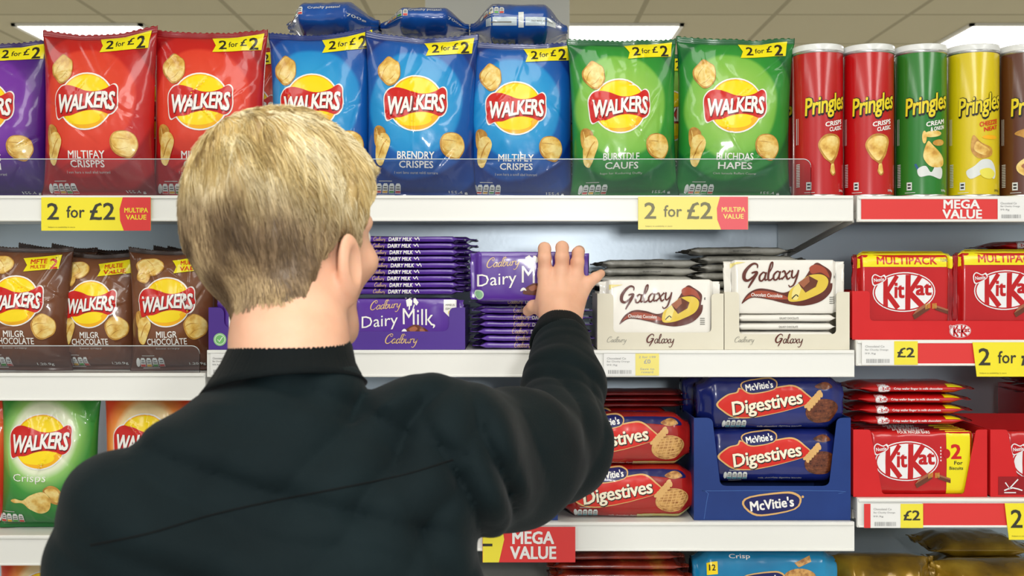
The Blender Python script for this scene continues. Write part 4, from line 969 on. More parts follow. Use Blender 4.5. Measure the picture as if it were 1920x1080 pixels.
dup(bA, (WX(513, .009), bA.location.y, bA.location.z), None, 'purple milk chocolate bar upright in the left purple box', 'purple bars standing in boxes')
z0 = MM+.0845
pf = make_pillow(BX, 226*S(.006), 12.1*K, .088, n=5, fin=.009, axis='h', taper=.008, seed=62, wr=1.1, body=film_purple_dark, front=DE, k=K, m=36)
pf['category'] = 'chocolate bar'
stack(pf, WX(757, .01), z0, 9, 12.25*S(.01), .052, lay(9, 'flat purple bar', 'in the tall stack right of the ear'), 'flat purple bars in the tall stack', 3, .003)
c = None
for i in range(9):
    c = dup(pf, (WX(790, .12)+random.Random(i).uniform(-.003, .003), .15, z0+.003+12.25*S(.01)*i), (0, 0, R(random.Random(i).uniform(-1, 1))), lay(9, 'flat purple bar', 'in the stack behind the tall one')(i), 'flat purple bars in the stack behind')
# support of the stacks: bars standing in the box behind the front one
for j in range(5):
    dup(bA, (WX(756, .03+j*.015), bA.location.y+.0145*(j+1), bA.location.z), None, 'purple bar upright in the right box, %s behind the front one' % ('first', 'second', 'third', 'fourth', 'fifth')[j], 'purple bars standing in boxes behind')
# second purple group: flat stack and the bar in the hand
DE2 = Art(6); script(DE2, 'Cadbury', -20, 0, 30, GOLD, 3, fat=.7, seg=2); DE2.text('DAIRY MILK', 22, 0, 44, 5.6, WHT, 3, .022)
film_purple_mid = noisy('mid_purple_film', [(.3, (84, 46, 150)), (.7, (112, 72, 184))], 24, .25, .7, bump=.0005)
pg = make_pillow(BX, 228*K, 13.0*K, .088, n=4.5, fin=.011, axis='h', taper=.010, seed=63, wr=1.3, body=film_purple_mid, front=DE2, k=K, m=36)
pg['category'] = 'chocolate bar'
stack(pg, WX(998, .01), MM+.0006, 6, 13.2*S(.01), .060, lay(6, 'flat purple bar', 'under the hand'), 'flat purple bars under the hand', 5, .003, 1.0)
for i in range(7):
    dup(pg, (WX(985, .13), .165, MM+.0006+13.2*S(.01)*i), (0, 0, R(random.Random(i+5).uniform(-1.5, 1.5))), lay(7, 'flat purple bar', 'behind the bar in the hand')(i), 'flat purple bars behind the hand')
a = DA.xf(1.08, 1.05, -2, 0); badge = Art(6); badge.ell(-95, -34, 9, 9, ink((190, 215, 190)), 2); badge.ell(-95, -34, 6.5, 6.5, ink((140, 190, 150)), 3); a.merge(badge)
HB_Y = -.022
held = up_bar(BX, 993, 472, 564, 222, WZ(564, HB_Y), HB_Y, film_purple, a, 92, 64, 'purple milk chocolate bar held in the hand', 'held bar', d=.014, rot=(R(2.5), 0, R(1)), wr=.6)
# cream boxes
a = Art(0); script(a, 'Galaxy', 0, 17, 50, BRN, 2, fat=.9, slant=.12); script(a, 'Cadbury', -82, 17, 36, GRY, 2, fat=.55, slant=.3)
tray(1120, 1357, MM, 550, 655, CREAMC, a, 'cream display box beside the hand', 1150, 1334, 623, group='cream display boxes', rr=9, depth=.104)
a = Art(0); script(a, 'Galaxy', 4, 17, 50, BRN, 2, fat=.9, slant=.12); script(a, 'Cadbury', -80, 17, 36, GRY, 2, fat=.55, slant=.3)
tray(1358.5, 1593, MM, 547, 655, CREAMC, a, 'cream display box beside the red box', 1386, 1568, 626, group='cream display boxes', rr=9, depth=.104)
GA = galaxy_art()
gb = up_bar(BX, 1237, 522, 650, 226, MM+.003, .009, CREAMF, GA.xf(.90, .90, 0, 12), 104, 71, 'cream chocolate bar upright in the box beside the hand', 'cream bars standing in boxes', fin=.010, wr=.8)
gb2 = up_bar(BX, 1471, 487, 588, 226, WZ(588, .012), .009, CREAMF, GA.xf(.98, .94, 2, 2), 104, 72, 'cream chocolate bar upright above flat ones in the box by the red packs', 'cream bars standing in boxes', fin=.012, wr=.8)
ge = make_pillow(BX, 196*K, 16*K, .085, n=3.2, fin=.004, axis='h', taper=.008, seed=73, wr=.5, body=CREAMF, front=line_edge(36), k=K, m=36)
ge['category'] = 'chocolate bar'
stack(ge, WX(1475, .01), MM+.0022, 4, 16.2*S(.01), .0515, lay(4, 'flat cream bar', 'in the box by the red packs'), 'flat cream bars in the box', 7, .001, .3)
for j in range(5):
    dup(gb, (gb.location.x, gb.location.y+.0145*(j+1), gb.location.z), None, 'cream bar upright in the box beside the hand, %s behind the front one' % ('first', 'second', 'third', 'fourth', 'fifth')[j], 'cream bars standing behind')
# grey wrapped flat bars behind
gg = make_pillow(BX, 214*S(.1), 15.4*S(.1), .09, n=3.6, fin=.013, axis='h', taper=.014, seed=74, wr=1.8, body=GREYF, front=line_edge(34, INKD, 3), k=S(.1), m=36, finmat=noisy('grey_fin_film', [(.35, (50, 48, 42)), (.7, (120, 118, 108))], 60, .35, .4))
gg['category'] = 'chocolate bar'
nA = 8; zA = WZ(486, .105)-15.5*S(.1)*nA
stack(gg, WX(1219, .105), zA, nA, 15.5*S(.1), .160, lay(nA, 'grey-wrapped flat bar', 'in the stack behind the left cream box'), 'grey-wrapped bars behind the left cream box', 9, .005, 2)
nB = 10; zB = WZ(462, .105)-16*S(.1)*nB
for i in range(nB):
    rr = random.Random(i+70)
    dup(gg, (WX(1402+rr.uniform(-16, 12), .105), .161, zB+16*S(.1)*i), (0, 0, R(rr.uniform(-2, 2))), lay(nB, 'grey-wrapped flat bar', 'in the stack behind the right cream box')(i) if i < 9 else 'grey-wrapped flat bar on top of the stack behind the right cream box', 'grey-wrapped bars behind the right cream box')
for zb, x in ((zA, 1219), (zB, 1402)):
    if zb-MM > .004:
        o = tray(x-105, x+105, MM, 655-(zb-MM)/S(.105)+2, 655, CREAMC, None, 'low cream box under the grey bars behind the %s cream box' % ('left' if x == 1219 else 'right'), x-104, x+104, 655-(zb-MM)/S(.105)+2, depth=.10, Y=.112)

# red boxes, right bay
MR = ZT['mr']
a = Art(0); kit_logo(a, -30, 16, .33, fingers=False)
tray(1598, 2062, MR, 545, 636, card_red, a, 'wide red display box of yellow-banded packs', 1631, 2030, 601, group='red display boxes', rr=8, depth=.2)
KA = kit_multi()
k1 = up_bar('biscuit_pack', 1697, 476, 632, 190, MR+.0025, .010, film_red, KA.xf(.97, .98, 4, 18), 130, 81, 'red multipack with yellow band, whole in view', 'yellow-banded multipacks', d=.022, cat='biscuit pack', fin=.007, finmat=film_red_dark)
k2 = dup(k1, (WX(1887, .010), k1.location.y, k1.location.z+.003), None, 'red multipack with yellow band, cut by the frame edge', 'yellow-banded multipacks')
for j in range(3):
    for s, x, nm in ((k1, 1683, 'whole'), (k2, 1876, 'cut')):
        dup(s, (WX(x+14, .03+.026*j), s.location.y+.026*(j+1), s.location.z+.003*j), (0, 0, R((-1)**j*1.2)), 'red multipack %s row back behind the one that is %s' % (('one', 'two', 'three')[j], 'whole in view' if nm == 'whole' else 'cut by the frame'), 'yellow-banded multipacks behind')
kf = make_pillow('biscuit_pack', 232*K, 19.5*K, .11, n=2.6, fin=.012, axis='h', taper=.02, seed=83, wr=1.2, body=film_red, front=kit_edge(), k=K, m=40, finmat=film_red_dark)
kf['category'] = 'biscuit pack'
LR = ZT['lr']
zk = WZ(803, .02)+.003
stack(kf, WX(1708, .03), zk, 4, 20.2*S(.02), .075, lay(4, 'flat red pack', 'on the low red box'), 'flat red packs on the low red box', 11, .004, 1.2)
for j, zz in enumerate((0, 1)):
    dup(kf, (WX(1960, .2), .25, WZ(466, .2)-.001+zz*.0158-.0158), (0, R(-2), R(4)), 'dark red pack lying at the back, high in the right bay, %s' % ('lower', 'upper')[zz], 'dark red packs at the back')
# what those rest on
for j in range(7):
    dup(kf, (WX(1950, .2), .25, MR+.0006+.0164*j), (0, 0, R(j % 3-1)), 'dark red pack in the stack behind yellow-banded packs, %s' % ORD[j], 'dark red packs in the stack behind')
a = Art(0)
tray(1600, 1851, LR, 806, 932, card_red, a, 'low red display box with torn cut-out under flat red packs', 1633, 1829, 927, group='low red display boxes', rr=8, narrow=20)
kk = up_bar('biscuit_pack', 1729, 809, 927, 214, LR+.0026, .010, film_red, kit_two().xf(1, 1, -2, 2), 118, 84, 'red pack with yellow end in the low box', 'red packs in the low boxes', d=.02, cat='biscuit pack', fin=.006, finmat=film_red_dark)
for j in range(4):
    dup(kk, (kk.location.x, kk.location.y+.022*(j+1), kk.location.z), None, 'red pack in the low box, %s behind the front one' % ('first', 'second', 'third', 'fourth')[j], 'red packs in the low boxes behind')
a = Art(0); a.rect(-111, 4, -53, 38, ink((150, 14, 20)), .6); a.stroke([(-98, 27), (-90, 16), (-74, 33)], 2.4, KW, 2, 1); a.stroke([(-100, 12), (-84, 17), (-66, 12)], 2.4, KW, 2, 2); a.rect(-100, 7, -78, 9, KW, 2)
tray(1857, 2108, LR, 806, 932, card_red, a, 'low red display box cut by the frame edge', 1890, 2076, 894, group='low red display boxes', rr=8, narrow=16)
dup(kk, (WX(1986, .01), kk.location.y, kk.location.z), None, 'red pack in the low box cut by the frame edge', 'red packs in the low boxes')
for j in range(4): dup(kf, (WX(2020, .22), .272, LR+.0006+.0164*j+.13), (0, 0, R(j)), 'dark red pack stacked behind the box cut by the frame, %s' % ORD[j], 'dark red packs low at the back')
solidb = tray(1930, 2110, LR, 775, 932, card_red, None, 'plain red box at the back under dark red packs', 1931, 2109, 776, depth=.12, Y=.212)

# digestives
LM = ZT['lm']
def roll(cx, pyb, w, h, Y, body, art, seed, label, group, d=.066, end=.66, rz=0., taper=.022):
    s = S(Y)
    o = make_pillow('biscuit_pack', w*s, h*s, d, n=3.0, fin=.002, axis='c', taper=taper, seed=seed, wr=.8, end=end, body=body, front=art, k=s, m=60, parts=False)
    o.location = (WX(cx, Y), Y+d/2, pyb); o.rotation_euler = (0, 0, R(rz)); return tag(o, label, 'biscuit pack', group)
DR = digest_art(False, 0)
d1 = roll(1178, LM+.0006, 250, 98, .012, film_digred, DR.xf(.98, 1, -8, -2), 91, 'red biscuit pack on the shelf right of the elbow', 'red digestive biscuit packs')
d2 = roll(1170, LM+.0006+98*S(.012)+.0005, 250, 97, .016, film_digred, DR.xf(.98, 1, -8, -2), 92, 'red biscuit pack lying on another, beside the sleeve', 'red digestive biscuit packs', rz=1)
for j, (s, zz) in enumerate(((d1, 0), (d2, 0))):
    dup(s, (s.location.x-.012, s.location.y+.072, s.location.z), None, 'red biscuit pack one row back, %s' % ('lower', 'upper')[j], 'red digestive biscuit packs behind')
ff = make_pillow('biscuit_pack', 216*S(.12), 10*S(.12), .07, n=2.5, fin=.008, axis='h', taper=.012, seed=93, wr=1.2, body=noisy('maroon_film', [(.3, (84, 12, 18)), (.7, (140, 26, 26))], 20, .3, .5), k=K, m=30, finmat=film_red_dark)
ff['category'] = 'biscuit pack'
zf = d2.location.z+98*S(.016)
ff_s = stack(ff, WX(1178, .12), zf, 3, 10.4*S(.12), .125, lay(3, 'thin dark red pack', 'on the red biscuit packs'), 'thin dark red packs', 13, .006, 1.5)
a = Art(0); mcv(a, 0, 30, .98, 1); a.ell(57, 44, 2.4, 2.4, DGOLD, 1, n=12)
a.stroke([(-128, 2), (-120, 50), (-112, 55), (120, 55), (124, 50)], .9, ink((70, 110, 180)), .6, 3)
TALL = tray(1301, 1595, LM, 784, 976, card_navy, a, 'tall blue display box of biscuit packs', 1337, 1568, 912, group='blue display boxes', narrow=12, depth=.18, rr=14, name='display_box')
DB = digest_art(True, 0)
e1 = roll(1450, LM+.003+62*S(.02), 262, 102, .014, film_navy, DB.xf(.97, .97, 0, 0), 95, 'blue biscuit pack, lower of two in the tall blue box', 'blue digestive biscuit packs')
e2 = roll(1448, e1.location.z+102*S(.014)+.0004, 274, 102, .010, film_navy, DB.xf(1, 1, 2, -4), 96, 'blue biscuit pack, upper of two in the tall blue box', 'blue digestive biscuit packs', rz=.5)
e0 = dup(e1, (e1.location.x, e1.location.y+.004, LM+.003-.024), None, 'blue biscuit pack hidden low in the tall blue box', 'blue digestive biscuit packs')
bpy.data.objects.remove(e0)
dup(e2, (e2.location.x-.01, e2.location.y+.075, e2.location.z), None, 'blue biscuit pack one row back in the tall blue box', 'blue digestive biscuit packs')
for j in range(2):
    dup(e2, (WX(1398, .24), .24, LM+.0006+.0855*j), None, 'blue biscuit pack at the back beside the tall blue box, %s' % ('lowest', 'middle', 'topmost')[j], 'blue biscuit packs at the back')
solid_in = tray(1316, 1582, LM, 914, 974, card_navy, None, None, 1317, 1581, 915, depth=.16, Y=.013, name='inner_tray', parent=TALL)
# dark blue packs hidden by the arm
f1 = tray(760, 1046, LM, 900, 976, card_navy, None, 'blue box under the raised sleeve, only its foot in view', 800, 1010, 930, depth=.18)
for j in range(4):
    dup(ff, (WX(900, .2), .252, LM+.13+.0075*j), (0, 0, R(j)), 'thin dark pack on the blue box behind the arm, %s' % ORD[j], 'thin dark packs behind the arm')
f2 = tray(800, 1000, LM, 823, 976, card_navy, None, 'blue box at the back carrying thin dark packs', 801, 999, 824, depth=.12, Y=.192)
# bottom row
BM = ZT['bm']; BR = ZT['br']
film_cyan = noisy('sky_blue_film', [(.3, (10, 110, 160)), (.7, (30, 150, 200))], 9, .24, .7, bump=.0006)
a = Art(6); mcv(a, -6, 2, .72, 3); a.poly([(-112, 12), (-92, 14), (-92, 37), (-112, 35)], YEL, 2); a.text('12', -102, 26, 12, 11, INKD, 3, .02); a.ell(62, 8, 30, 16, BIS, 2); a.poly([(52, 34), (82, 46), (84, 36), (60, 26)], BIS, 2); a.text('Crisp', -50, 44, 40, 9, WHT, 2, .01); a.rect(-112, -2, -92, 8, PALE, 2)
roll(1438, BM+.0006, 270, 112, .012, film_cyan, a, 101, 'sky blue biscuit pack at the bottom edge, marked 12', 'packs on the lowest shelf')
film_gold = noisy('gold_film', [(.3, (104, 78, 16)), (.5, (150, 116, 26)), (.75, (196, 162, 50))], 16, .22, .6, bump=.0012, metal=.35)
fr1 = make_pillow('biscuit_pack', 270*K, 17*K, .09, n=2.6, fin=.010, axis='h', taper=.014, seed=102, wr=1.6, body=noisy('red_gold_film', [(.35, (90, 20, 18)), (.6, (150, 50, 30)), (.8, (180, 130, 50))], 22, .25, .6, bump=.0008), k=K, m=36)
fr1['category'] = 'biscuit pack'
stack(fr1, WX(1155, .03), BM+.0006, 6, 17.4*S(.03), .07, lay(6, 'red and gold flat pack', 'under the mega value sign'), 'red and gold flat packs', 15, .008, 2)
for j, (x, z, w_, lab) in enumerate(((1664, 0, 0, 'gold bag lying low beside the sky blue pack'), (1886, 0, 0, 'gold bag at the bottom right, nearest the frame edge'))):
    hh = (118, 108)[j]
    o = make_pillow('crisp_bag', (220, 250)[j]*K, hh*K, .10, n=2.4, fin=.008, axis='d', taper=.03, seed=104+j, wr=2.2, body=film_gold, k=K, m=54, front=(None if j == 0 else Art(6).rect(-70, 8, 90, 34, ink((120, 16, 30)), 1).text('HARIBA', 10, 22, 120, 18, WHT, 2, .03)))
    o.location = (WX(x, .03), .075, BR+.0008); tag(o, lab, 'bag of sweets', 'gold bags on the lowest shelf')
for j in range(3):
    o = make_pillow('crisp_bag', 200*S(.1), (40)*S(.1), .12, n=2.3, fin=.008, axis='h', taper=.03, seed=110+j, wr=2.2, body=film_gold, k=K, m=44) if j == 0 else dup(o)
    o.location = (WX((1860, 1880, 1850)[j], .12), .19, BR+.0008+j*.0335+.001*j); tag(o, ('gold bag lying flat at the back right, lowest', 'gold bag lying flat at the back right, middle', 'gold bag lying flat at the back right, topmost')[j], 'bag of sweets', 'gold bags lying at the back')
# ------------------------------------------------------------------ the shopper: one skinned body, hair and clothes as its children
def f32(v): return np.asarray(v, dtype=np.float32)
def sd_cap(p, a, b, ra, rb):
    a, b = f32(a), f32(b); ab = b-a; t = np.clip(((p-a)@ab)/float(ab@ab), 0, 1)
    return np.linalg.norm(p-a-t[:, None]*ab, axis=1)-(ra+(rb-ra)*t)
def sd_ell(p, c, r, M=None):
    q = p-f32(c)
    if M is not None: q = q@f32(M)
    r = f32(r); k0 = np.linalg.norm(q/r, axis=1); k1 = np.linalg.norm(q/(r*r), axis=1)+1e-9
    return k0*(k0-1)/k1
def smin(a, b, k):
    h = np.clip(.5+.5*(b-a)/k, 0, 1); return b*(1-h)+a*h-k*h*(1-h)
def smax(a, b, k): return -smin(-a, -b, k)
def chain(p, pts, rad, k=.006):
    d = None
    for i in range(len(pts)-1):
        e = sd_cap(p, pts[i], pts[i+1], rad[i], rad[i+1]); d = e if d is None else smin(d, e, k)
    return d
def surface(fn, lo, hi, h):
    """surface nets of fn < 0 inside the box"""
    lo = f32(lo); n = np.ceil((f32(hi)-lo)/h).astype(int)+1; n = ((n+3)//4)*4+1
    B = 4; cs = [np.arange(0, n[i], B) for i in range(3)]
    g = np.stack(np.meshgrid(*cs, indexing='ij'), -1).reshape(-1, 3)
    cv = fn((lo+g*h).astype(np.float32)).reshape([len(c) for c in cs])
    G = np.where(np.repeat(np.repeat(np.repeat(cv, B, 0), B, 1), B, 2)[:n[0], :n[1], :n[2]] < 0, -1., 1.).astype(np.float32)
    near = np.abs(cv) < h*B*1.9
    cell = np.zeros([c-1 for c in near.shape], bool)
    for dx in (0, 1):
        for dy in (0, 1):
            for dz in (0, 1): cell |= near[dx:near.shape[0]-1+dx, dy:near.shape[1]-1+dy, dz:near.shape[2]-1+dz]
    idx = np.argwhere(cell); off = np.stack(np.meshgrid(*[np.arange(B+1)]*3, indexing='ij'), -1).reshape(-1, 3)
    for s in range(0, len(idx), 4000):
        q = (idx[s:s+4000, None, :]*B+off[None]).reshape(-1, 3)
        G[q[:, 0], q[:, 1], q[:, 2]] = fn((lo+q*h).astype(np.float32))
    I = G < 0; cnt = np.zeros([d-1 for d in G.shape], np.int8); acc = np.zeros([d-1 for d in G.shape]+[3], np.float32)
    sl = lambda o: tuple(slice(o[i], G.shape[i]-1+o[i]) for i in range(3))
    for ax in range(3):
        for u in (0, 1):
            for v in (0, 1):
                o = [0, 0, 0]; ot = [i for i in range(3) if i != ax]; o[ot[0]] = u; o[ot[1]] = v; o2 = list(o); o2[ax] = 1
                A, C = G[sl(o)], G[sl(o2)]; m = (A < 0) != (C < 0); t = np.where(m, A/np.where(m, A-C, 1), 0); cnt += m
                for i in range(3): acc[..., i] += np.where(m, (t if i == ax else o[i]), 0)
    act = cnt > 0; ids = -np.ones(cnt.shape, np.int64); ids[act] = np.arange(act.sum())
    V = (np.argwhere(act)+acc[act]/cnt[act][:, None])*h+lo
    F = []
    for ax in range(3):
        ot = [i for i in range(3) if i != ax]
        a = I[tuple(slice(1, -1) if i != ax else slice(0, -1) for i in range(3))]; b = I[tuple(slice(1, -1) if i != ax else slice(1, None) for i in range(3))]
        e = np.argwhere(a != b); w = e.copy(); w[:, ot[0]] += 1; w[:, ot[1]] += 1; ins = a[tuple(e.T)]
        def c(du, dv):
            q = w.copy(); q[:, ot[0]] -= du; q[:, ot[1]] -= dv; return ids[tuple(q.T)]
        Q = np.stack([c(1, 1), c(0, 1), c(0, 0), c(1, 0)], 1)
        flip = ins if ax != 1 else ~ins
        Q = np.where(flip[:, None], Q, Q[:, ::-1]); F.append(Q)
    F = np.concatenate(F); return V, F[(F >= 0).all(1)]
def sdf_mesh(name, V, F, mats, smooth_it=0):
    me = bpy.data.meshes.new(name); me.from_pydata(V.tolist(), [], F.tolist()); me.update()
    if smooth_it:
        bm = bmesh.new(); bm.from_mesh(me)
        for _ in range(smooth_it): bmesh.ops.smooth_vert(bm, verts=bm.verts, factor=.5, use_axis_x=True, use_axis_y=True, use_axis_z=True)
        bm.to_mesh(me); bm.free()
    for m in mats: me.materials.append(m)
    me.polygons.foreach_set('use_smooth', [True]*len(me.polygons)); return me

# head frame: turned to the right of straight ahead
HC = np.array(P(535, 430, -.55)); PSI = R(34); TIL = R(4)
cp, sp = math.cos(PSI), math.sin(PSI)
HM = np.array([[cp, -sp, 0], [sp, cp, 0], [0, 0, 1.]])            # rows: local right, forward, up in world coordinates
HM = np.array([[1, 0, 0], [0, math.cos(TIL), -math.sin(TIL)], [0, math.sin(TIL), math.cos(TIL)]]) @ HM
def hl(p): return (p-f32(HC))@f32(HM.T)
def hw(q): return np.asarray(q)@HM+HC
NK = [np.array(P(541, 530, -.575)), np.array(P(543, 640, -.60)), np.array(P(538, 745, -.63))]
def skull(q):
    d = sd_ell(q, (0, -.008, .024), (.0715, .091, .082))
    d = smin(d, sd_ell(q, (0, .030, -.030), (.062, .066, .078)), .03)
    d = smin(d, sd_ell(q, (0, -.030, -.020), (.060, .062, .062)), .03)
    return d
def head_sdf(p):
    q = hl(p); d = skull(q)
    d = smin(d, sd_cap(q, (-.030, .052, -.094), (.030, .052, -.094), .015, .015), .022)       # jaw
    d = smin(d, sd_ell(q, (0, .076, -.102), (.018, .014, .014)), .014)                        # chin
    d = smin(d, sd_cap(q, (.050, .012, -.070), (.028, .060, -.102), .015, .015), .02); d = smin(d, sd_cap(q, (-.050, .012, -.070), (-.028, .060, -.102), .015, .015), .02)
    for s in (-1, 1):
        d = smin(d, sd_ell(q, (s*.040, .066, -.028), (.022, .022, .018)), .015)               # cheek bones
        d = smin(d, sd_cap(q, (s*.012, .086, .016), (s*.046, .070, .014), .008, .007), .010)  # brow
        d = smax(d, -sd_ell(q, (s*.031, .094, -.002), (.014, .012, .009)), .008)
        d = smin(d, sd_ell(q, (s*.031, .0755, -.002), (.0125, .0125, .0112)), .002)               # eyeball under the lids
    d = smin(d, sd_cap(q, (0, .088, .006), (0, .106, -.030), .006, .009), .008)               # nose
    for s in (-1, 1): d = smin(d, sd_ell(q, (s*.010, .098, -.034), (.007, .008, .006)), .004)
    d = smin(d, sd_cap(q, (-.017, .0875, -.056), (.017, .0875, -.056), .0048, .0048), .004); d = smin(d, sd_cap(q, (-.014, .0855, -.0665), (.014, .0855, -.0665), .0055, .0055), .004); d = smax(d, -sd_cap(q, (-.022, .0945, -.0612), (.022, .0945, -.0612), .0016, .0016), .0015)
    for s in (-1, 1):                                                                         # ears: tilted shell with a hollow and a lobe
        c, k = math.cos(R(10)), math.sin(R(10)); e = np.stack([(q[:, 0]*s-.0755)*c+(q[:, 1]-.012)*k, -(q[:, 0]*s-.0755)*k+(q[:, 1]-.012)*c, q[:, 2]+.040], 1)
        e[:, 1] -= e[:, 2]*(-.18)
        sh = sd_ell(e, (0.006, -.002, .004), (.0068, .0195, .0305)); sh = smin(sh, sd_ell(e, (0.001, .004, -.024), (.005, .009, .010)), .006)
        sh = smax(sh, -sd_ell(e, (.0145, .001, .004), (.0085, .0135, .021)), .003)
        sh = smin(sh, sd_ell(e, (.002, .012, -.004), (.004, .004, .007)), .003)
        d = smin(d, sh, .006)
    return d
SH_R = np.array(P(822, 868, -.60)); EL_R = np.array(P(1046, 838, -.33)); WR_R = np.array(P(1051, 624, -.100))
SH_L = np.array(P(284, 990, -.72)); EL_L = SH_L+np.array([-.035, -.03, -.28]); WR_L = EL_L+np.array([.01, .10, -.24])
TC = np.array([WX(515, -.66), -.655]); TYAW = R(14)
def torso(p, pts):
    z = p[:, 2]; zz = [q[0] for q in pts]
    rx = np.interp(z, zz, [q[1] for q in pts]); ry = np.interp(z, zz, [q[2] for q in pts]); cx = np.interp(z, zz, [q[3] for q in pts]); cyy = np.interp(z, zz, [q[4] for q in pts])
    x = p[:, 0]-cx-TC[0]; y = p[:, 1]-cyy-TC[1]; c, s = math.cos(TYAW), math.sin(TYAW); X = x*c+y*s; Y = -x*s+y*c
    n = 2.6; d = ((np.abs(X/rx)**n+np.abs(Y/ry)**n)**(1/n)-1)*np.minimum(rx, ry)
    return np.maximum(d, np.maximum(zz[0]-z, z-zz[-1]))
# hand: palm and five fingers, back of the hand to the camera, fingertips over the top of the bar
def hp(px, py, Y): return np.array(P(px, py, Y))
HANDY = -.048
FING = {
 'index': ([hp(1022, 516, -.050), hp(1021, 484, -.052), hp(1021, 466, -.038), hp(1022, 467, -.012), hp(1022, 478, -.0005)], [.0106, .0100, .0095, .0088, .0074]),
 'middle': ([hp(1053, 513, -.052), hp(1054, 482, -.055), hp(1054, 464, -.040), hp(1055, 465, -.010), hp(1056, 477, .0000)], [.0108, .0102, .0097, .0089, .0075]),
 'ring': ([hp(1081, 520, -.050), hp(1083, 491, -.052), hp(1084, 474, -.038), hp(1086, 471, -.012), hp(1087, 480, -.0005)], [.0104, .0097, .0091, .0083, .0071]),
 'pinky': ([hp(1090, 548, -.050), hp(1103, 530, -.050), hp(1117, 520, -.044), hp(1127, 513, -.034)], [.0104, .0094, .0080, .0065]),
 'thumb': ([hp(1036, 592, -.066), hp(1017, 578, -.052), hp(1000, 575, -.040), hp(990, 583, -.026)], [.0135, .0118, .0100, .0084])}
def hand_sdf(p):
    w = hp(1052, 606, -.092)
    kn = {'index': hp(1022, 514, -.049), 'middle': hp(1052, 510, -.051), 'ring': hp(1079, 517, -.049), 'pinky': hp(1093, 538, -.048)}
    d = None
    for k, ww, rr in (('index', hp(1030, 588, -.076), .0150), ('middle', hp(1048, 590, -.078), .0155), ('ring', hp(1064, 590, -.076), .0150), ('pinky', hp(1074, 588, -.073), .0145)):
        e = sd_cap(p, ww, kn[k], rr, .0112); d = e if d is None else smin(d, e, .011)
    d = smin(d, sd_cap(p, w, hp(1050, 585, -.078), .0265, .024), .016)
    d = smin(d, sd_ell(p, hp(1028, 566, -.056), (.018, .014, .024)), .012)
    for k, (pts, rad) in FING.items(): d = smin(d, chain(p, pts, rad, .003), .0045 if k != 'thumb' else .009)
    for k in kn: d = smin(d, sd_ell(p, kn[k]+np.array([0, -.006, 0]), (.0075, .006, .0075)), .006)      # knuckles
    return d
def sleeve_axis(): return [SH_R, EL_R, WR_R]
TP_BODY = [(.93, .150, .090, 0, 0), (1.05, .140, .085, 0, 0), (1.20, .160, .095, 0, 0), (1.29, .110, .070, .01, .01), (1.345, .05, .045, .02, .02)]
def body_sdf(p):
    d = head_sdf(p)
    n = sd_cap(p, NK[0], NK[1], .050, .0535); n = smin(n, sd_cap(p, NK[1], NK[2], .0530, .052), .02); d = smin(d, n, .018)
    d = smin(d, torso(p, TP_BODY), .03)
    d = smin(d, sd_cap(p, P(560, 850, -.63), SH_R, .040, .044), .02); d = smin(d, sd_cap(p, P(520, 850, -.64), SH_L, .040, .044), .02)
    d = smin(d, chain(p, [SH_R, EL_R, WR_R], [.048, .036, .027], .02), .02); d = smin(d, chain(p, [SH_L, EL_L, WR_L], [.048, .036, .027], .02), .02)
    d = smin(d, chain(p, [WR_L, WR_L+np.array([.02, .06, -.08]), WR_L+np.array([.03, .08, -.14])], [.027, .024, .012], .02), .01)
    return smin(d, hand_sdf(p), .010)
lo = (-.50, -.92, .90); hi = (.22, .03, 1.70)
V, F = surface(body_sdf, lo, hi, .0022)
skin = noisy('skin', [(.25, (214, 158, 130)), (.5, (228, 176, 146)), (.8, (236, 188, 160))], 22, .48, .0, detail=5, bump=.0004)
sb = skin.node_tree.nodes['Principled BSDF']; sb.inputs['Subsurface Weight'].default_value = .25; sb.inputs['Subsurface Radius'].default_value = (.010, .004, .002); sb.inputs['Subsurface Scale'].default_value = .8
person = bpy.data.objects.new('person', None); COL.objects.link(person); person.location = (WX(515, -.66), -.66, 0)
tag(person, 'person with short blond hair in a black jacket, reaching for a purple chocolate bar', 'person')
def pchild(name, me, parent=None):
    o = link(name, me); o.parent = parent or person; o.matrix_parent_inverse = Matrix.Translation(-person.location) if not parent else Matrix.Identity(4)
    return o
body = pchild('body', sdf_mesh('body', V, F, [skin], 1))
for s in (-1, 1):       # eyes
    bm = bmesh.new(); bmesh.ops.create_uvsphere(bm, u_segments=20, v_segments=14, radius=.0122)
    me = bpy.data.meshes.new('eye'); bm.to_mesh(me); bm.free(); me.materials.append(mat((235, 232, 226), .2, .4, name='eye_white')); me.materials.append(mat((70, 90, 110), .2, .5, name='iris'))
    for pl in me.polygons: pl.use_smooth = True; pl.material_index = 1 if pl.center.z > .0105 else 0
    me.transform((Matrix.Translation(Vector(hw((s*.031, .0772, -.002)))) @ Matrix(HM.T).to_4x4() @ Matrix.Rotation(-PI/2, 4, 'X'))); pchild('eye', me)
for s in (-1, 1):       # eyebrows
    V = []; F = []
    for i in range(9):
        t = i/8; lp = np.array([s*(.012+.034*t), .30, .017+.004*math.sin(t*PI)-.003*t]); a, b = 0., .25
        for _ in range(40):      # walk inwards to the skin
            m = (a+b)/2; q = lp.copy(); q[1] = .30-m
            if head_sdf(f32([hw(q)]))[0] > 0: a = m
            else: b = m
        for k in range(6):
            an = 2*PI*k/6; V.append(tuple(hw(np.array([lp[0], .30-b+.0012*math.cos(an), lp[2]+.0028*math.sin(an)*(1-.5*t)]))))
    for i in range(8):
        for k in range(6): F.append((i*6+k, i*6+(k+1) % 6, (i+1)*6+(k+1) % 6, (i+1)*6+k))
    pchild('eyebrow', make('eyebrow', V, F, [mat((150, 120, 78), .6, name='brow_hair')]))
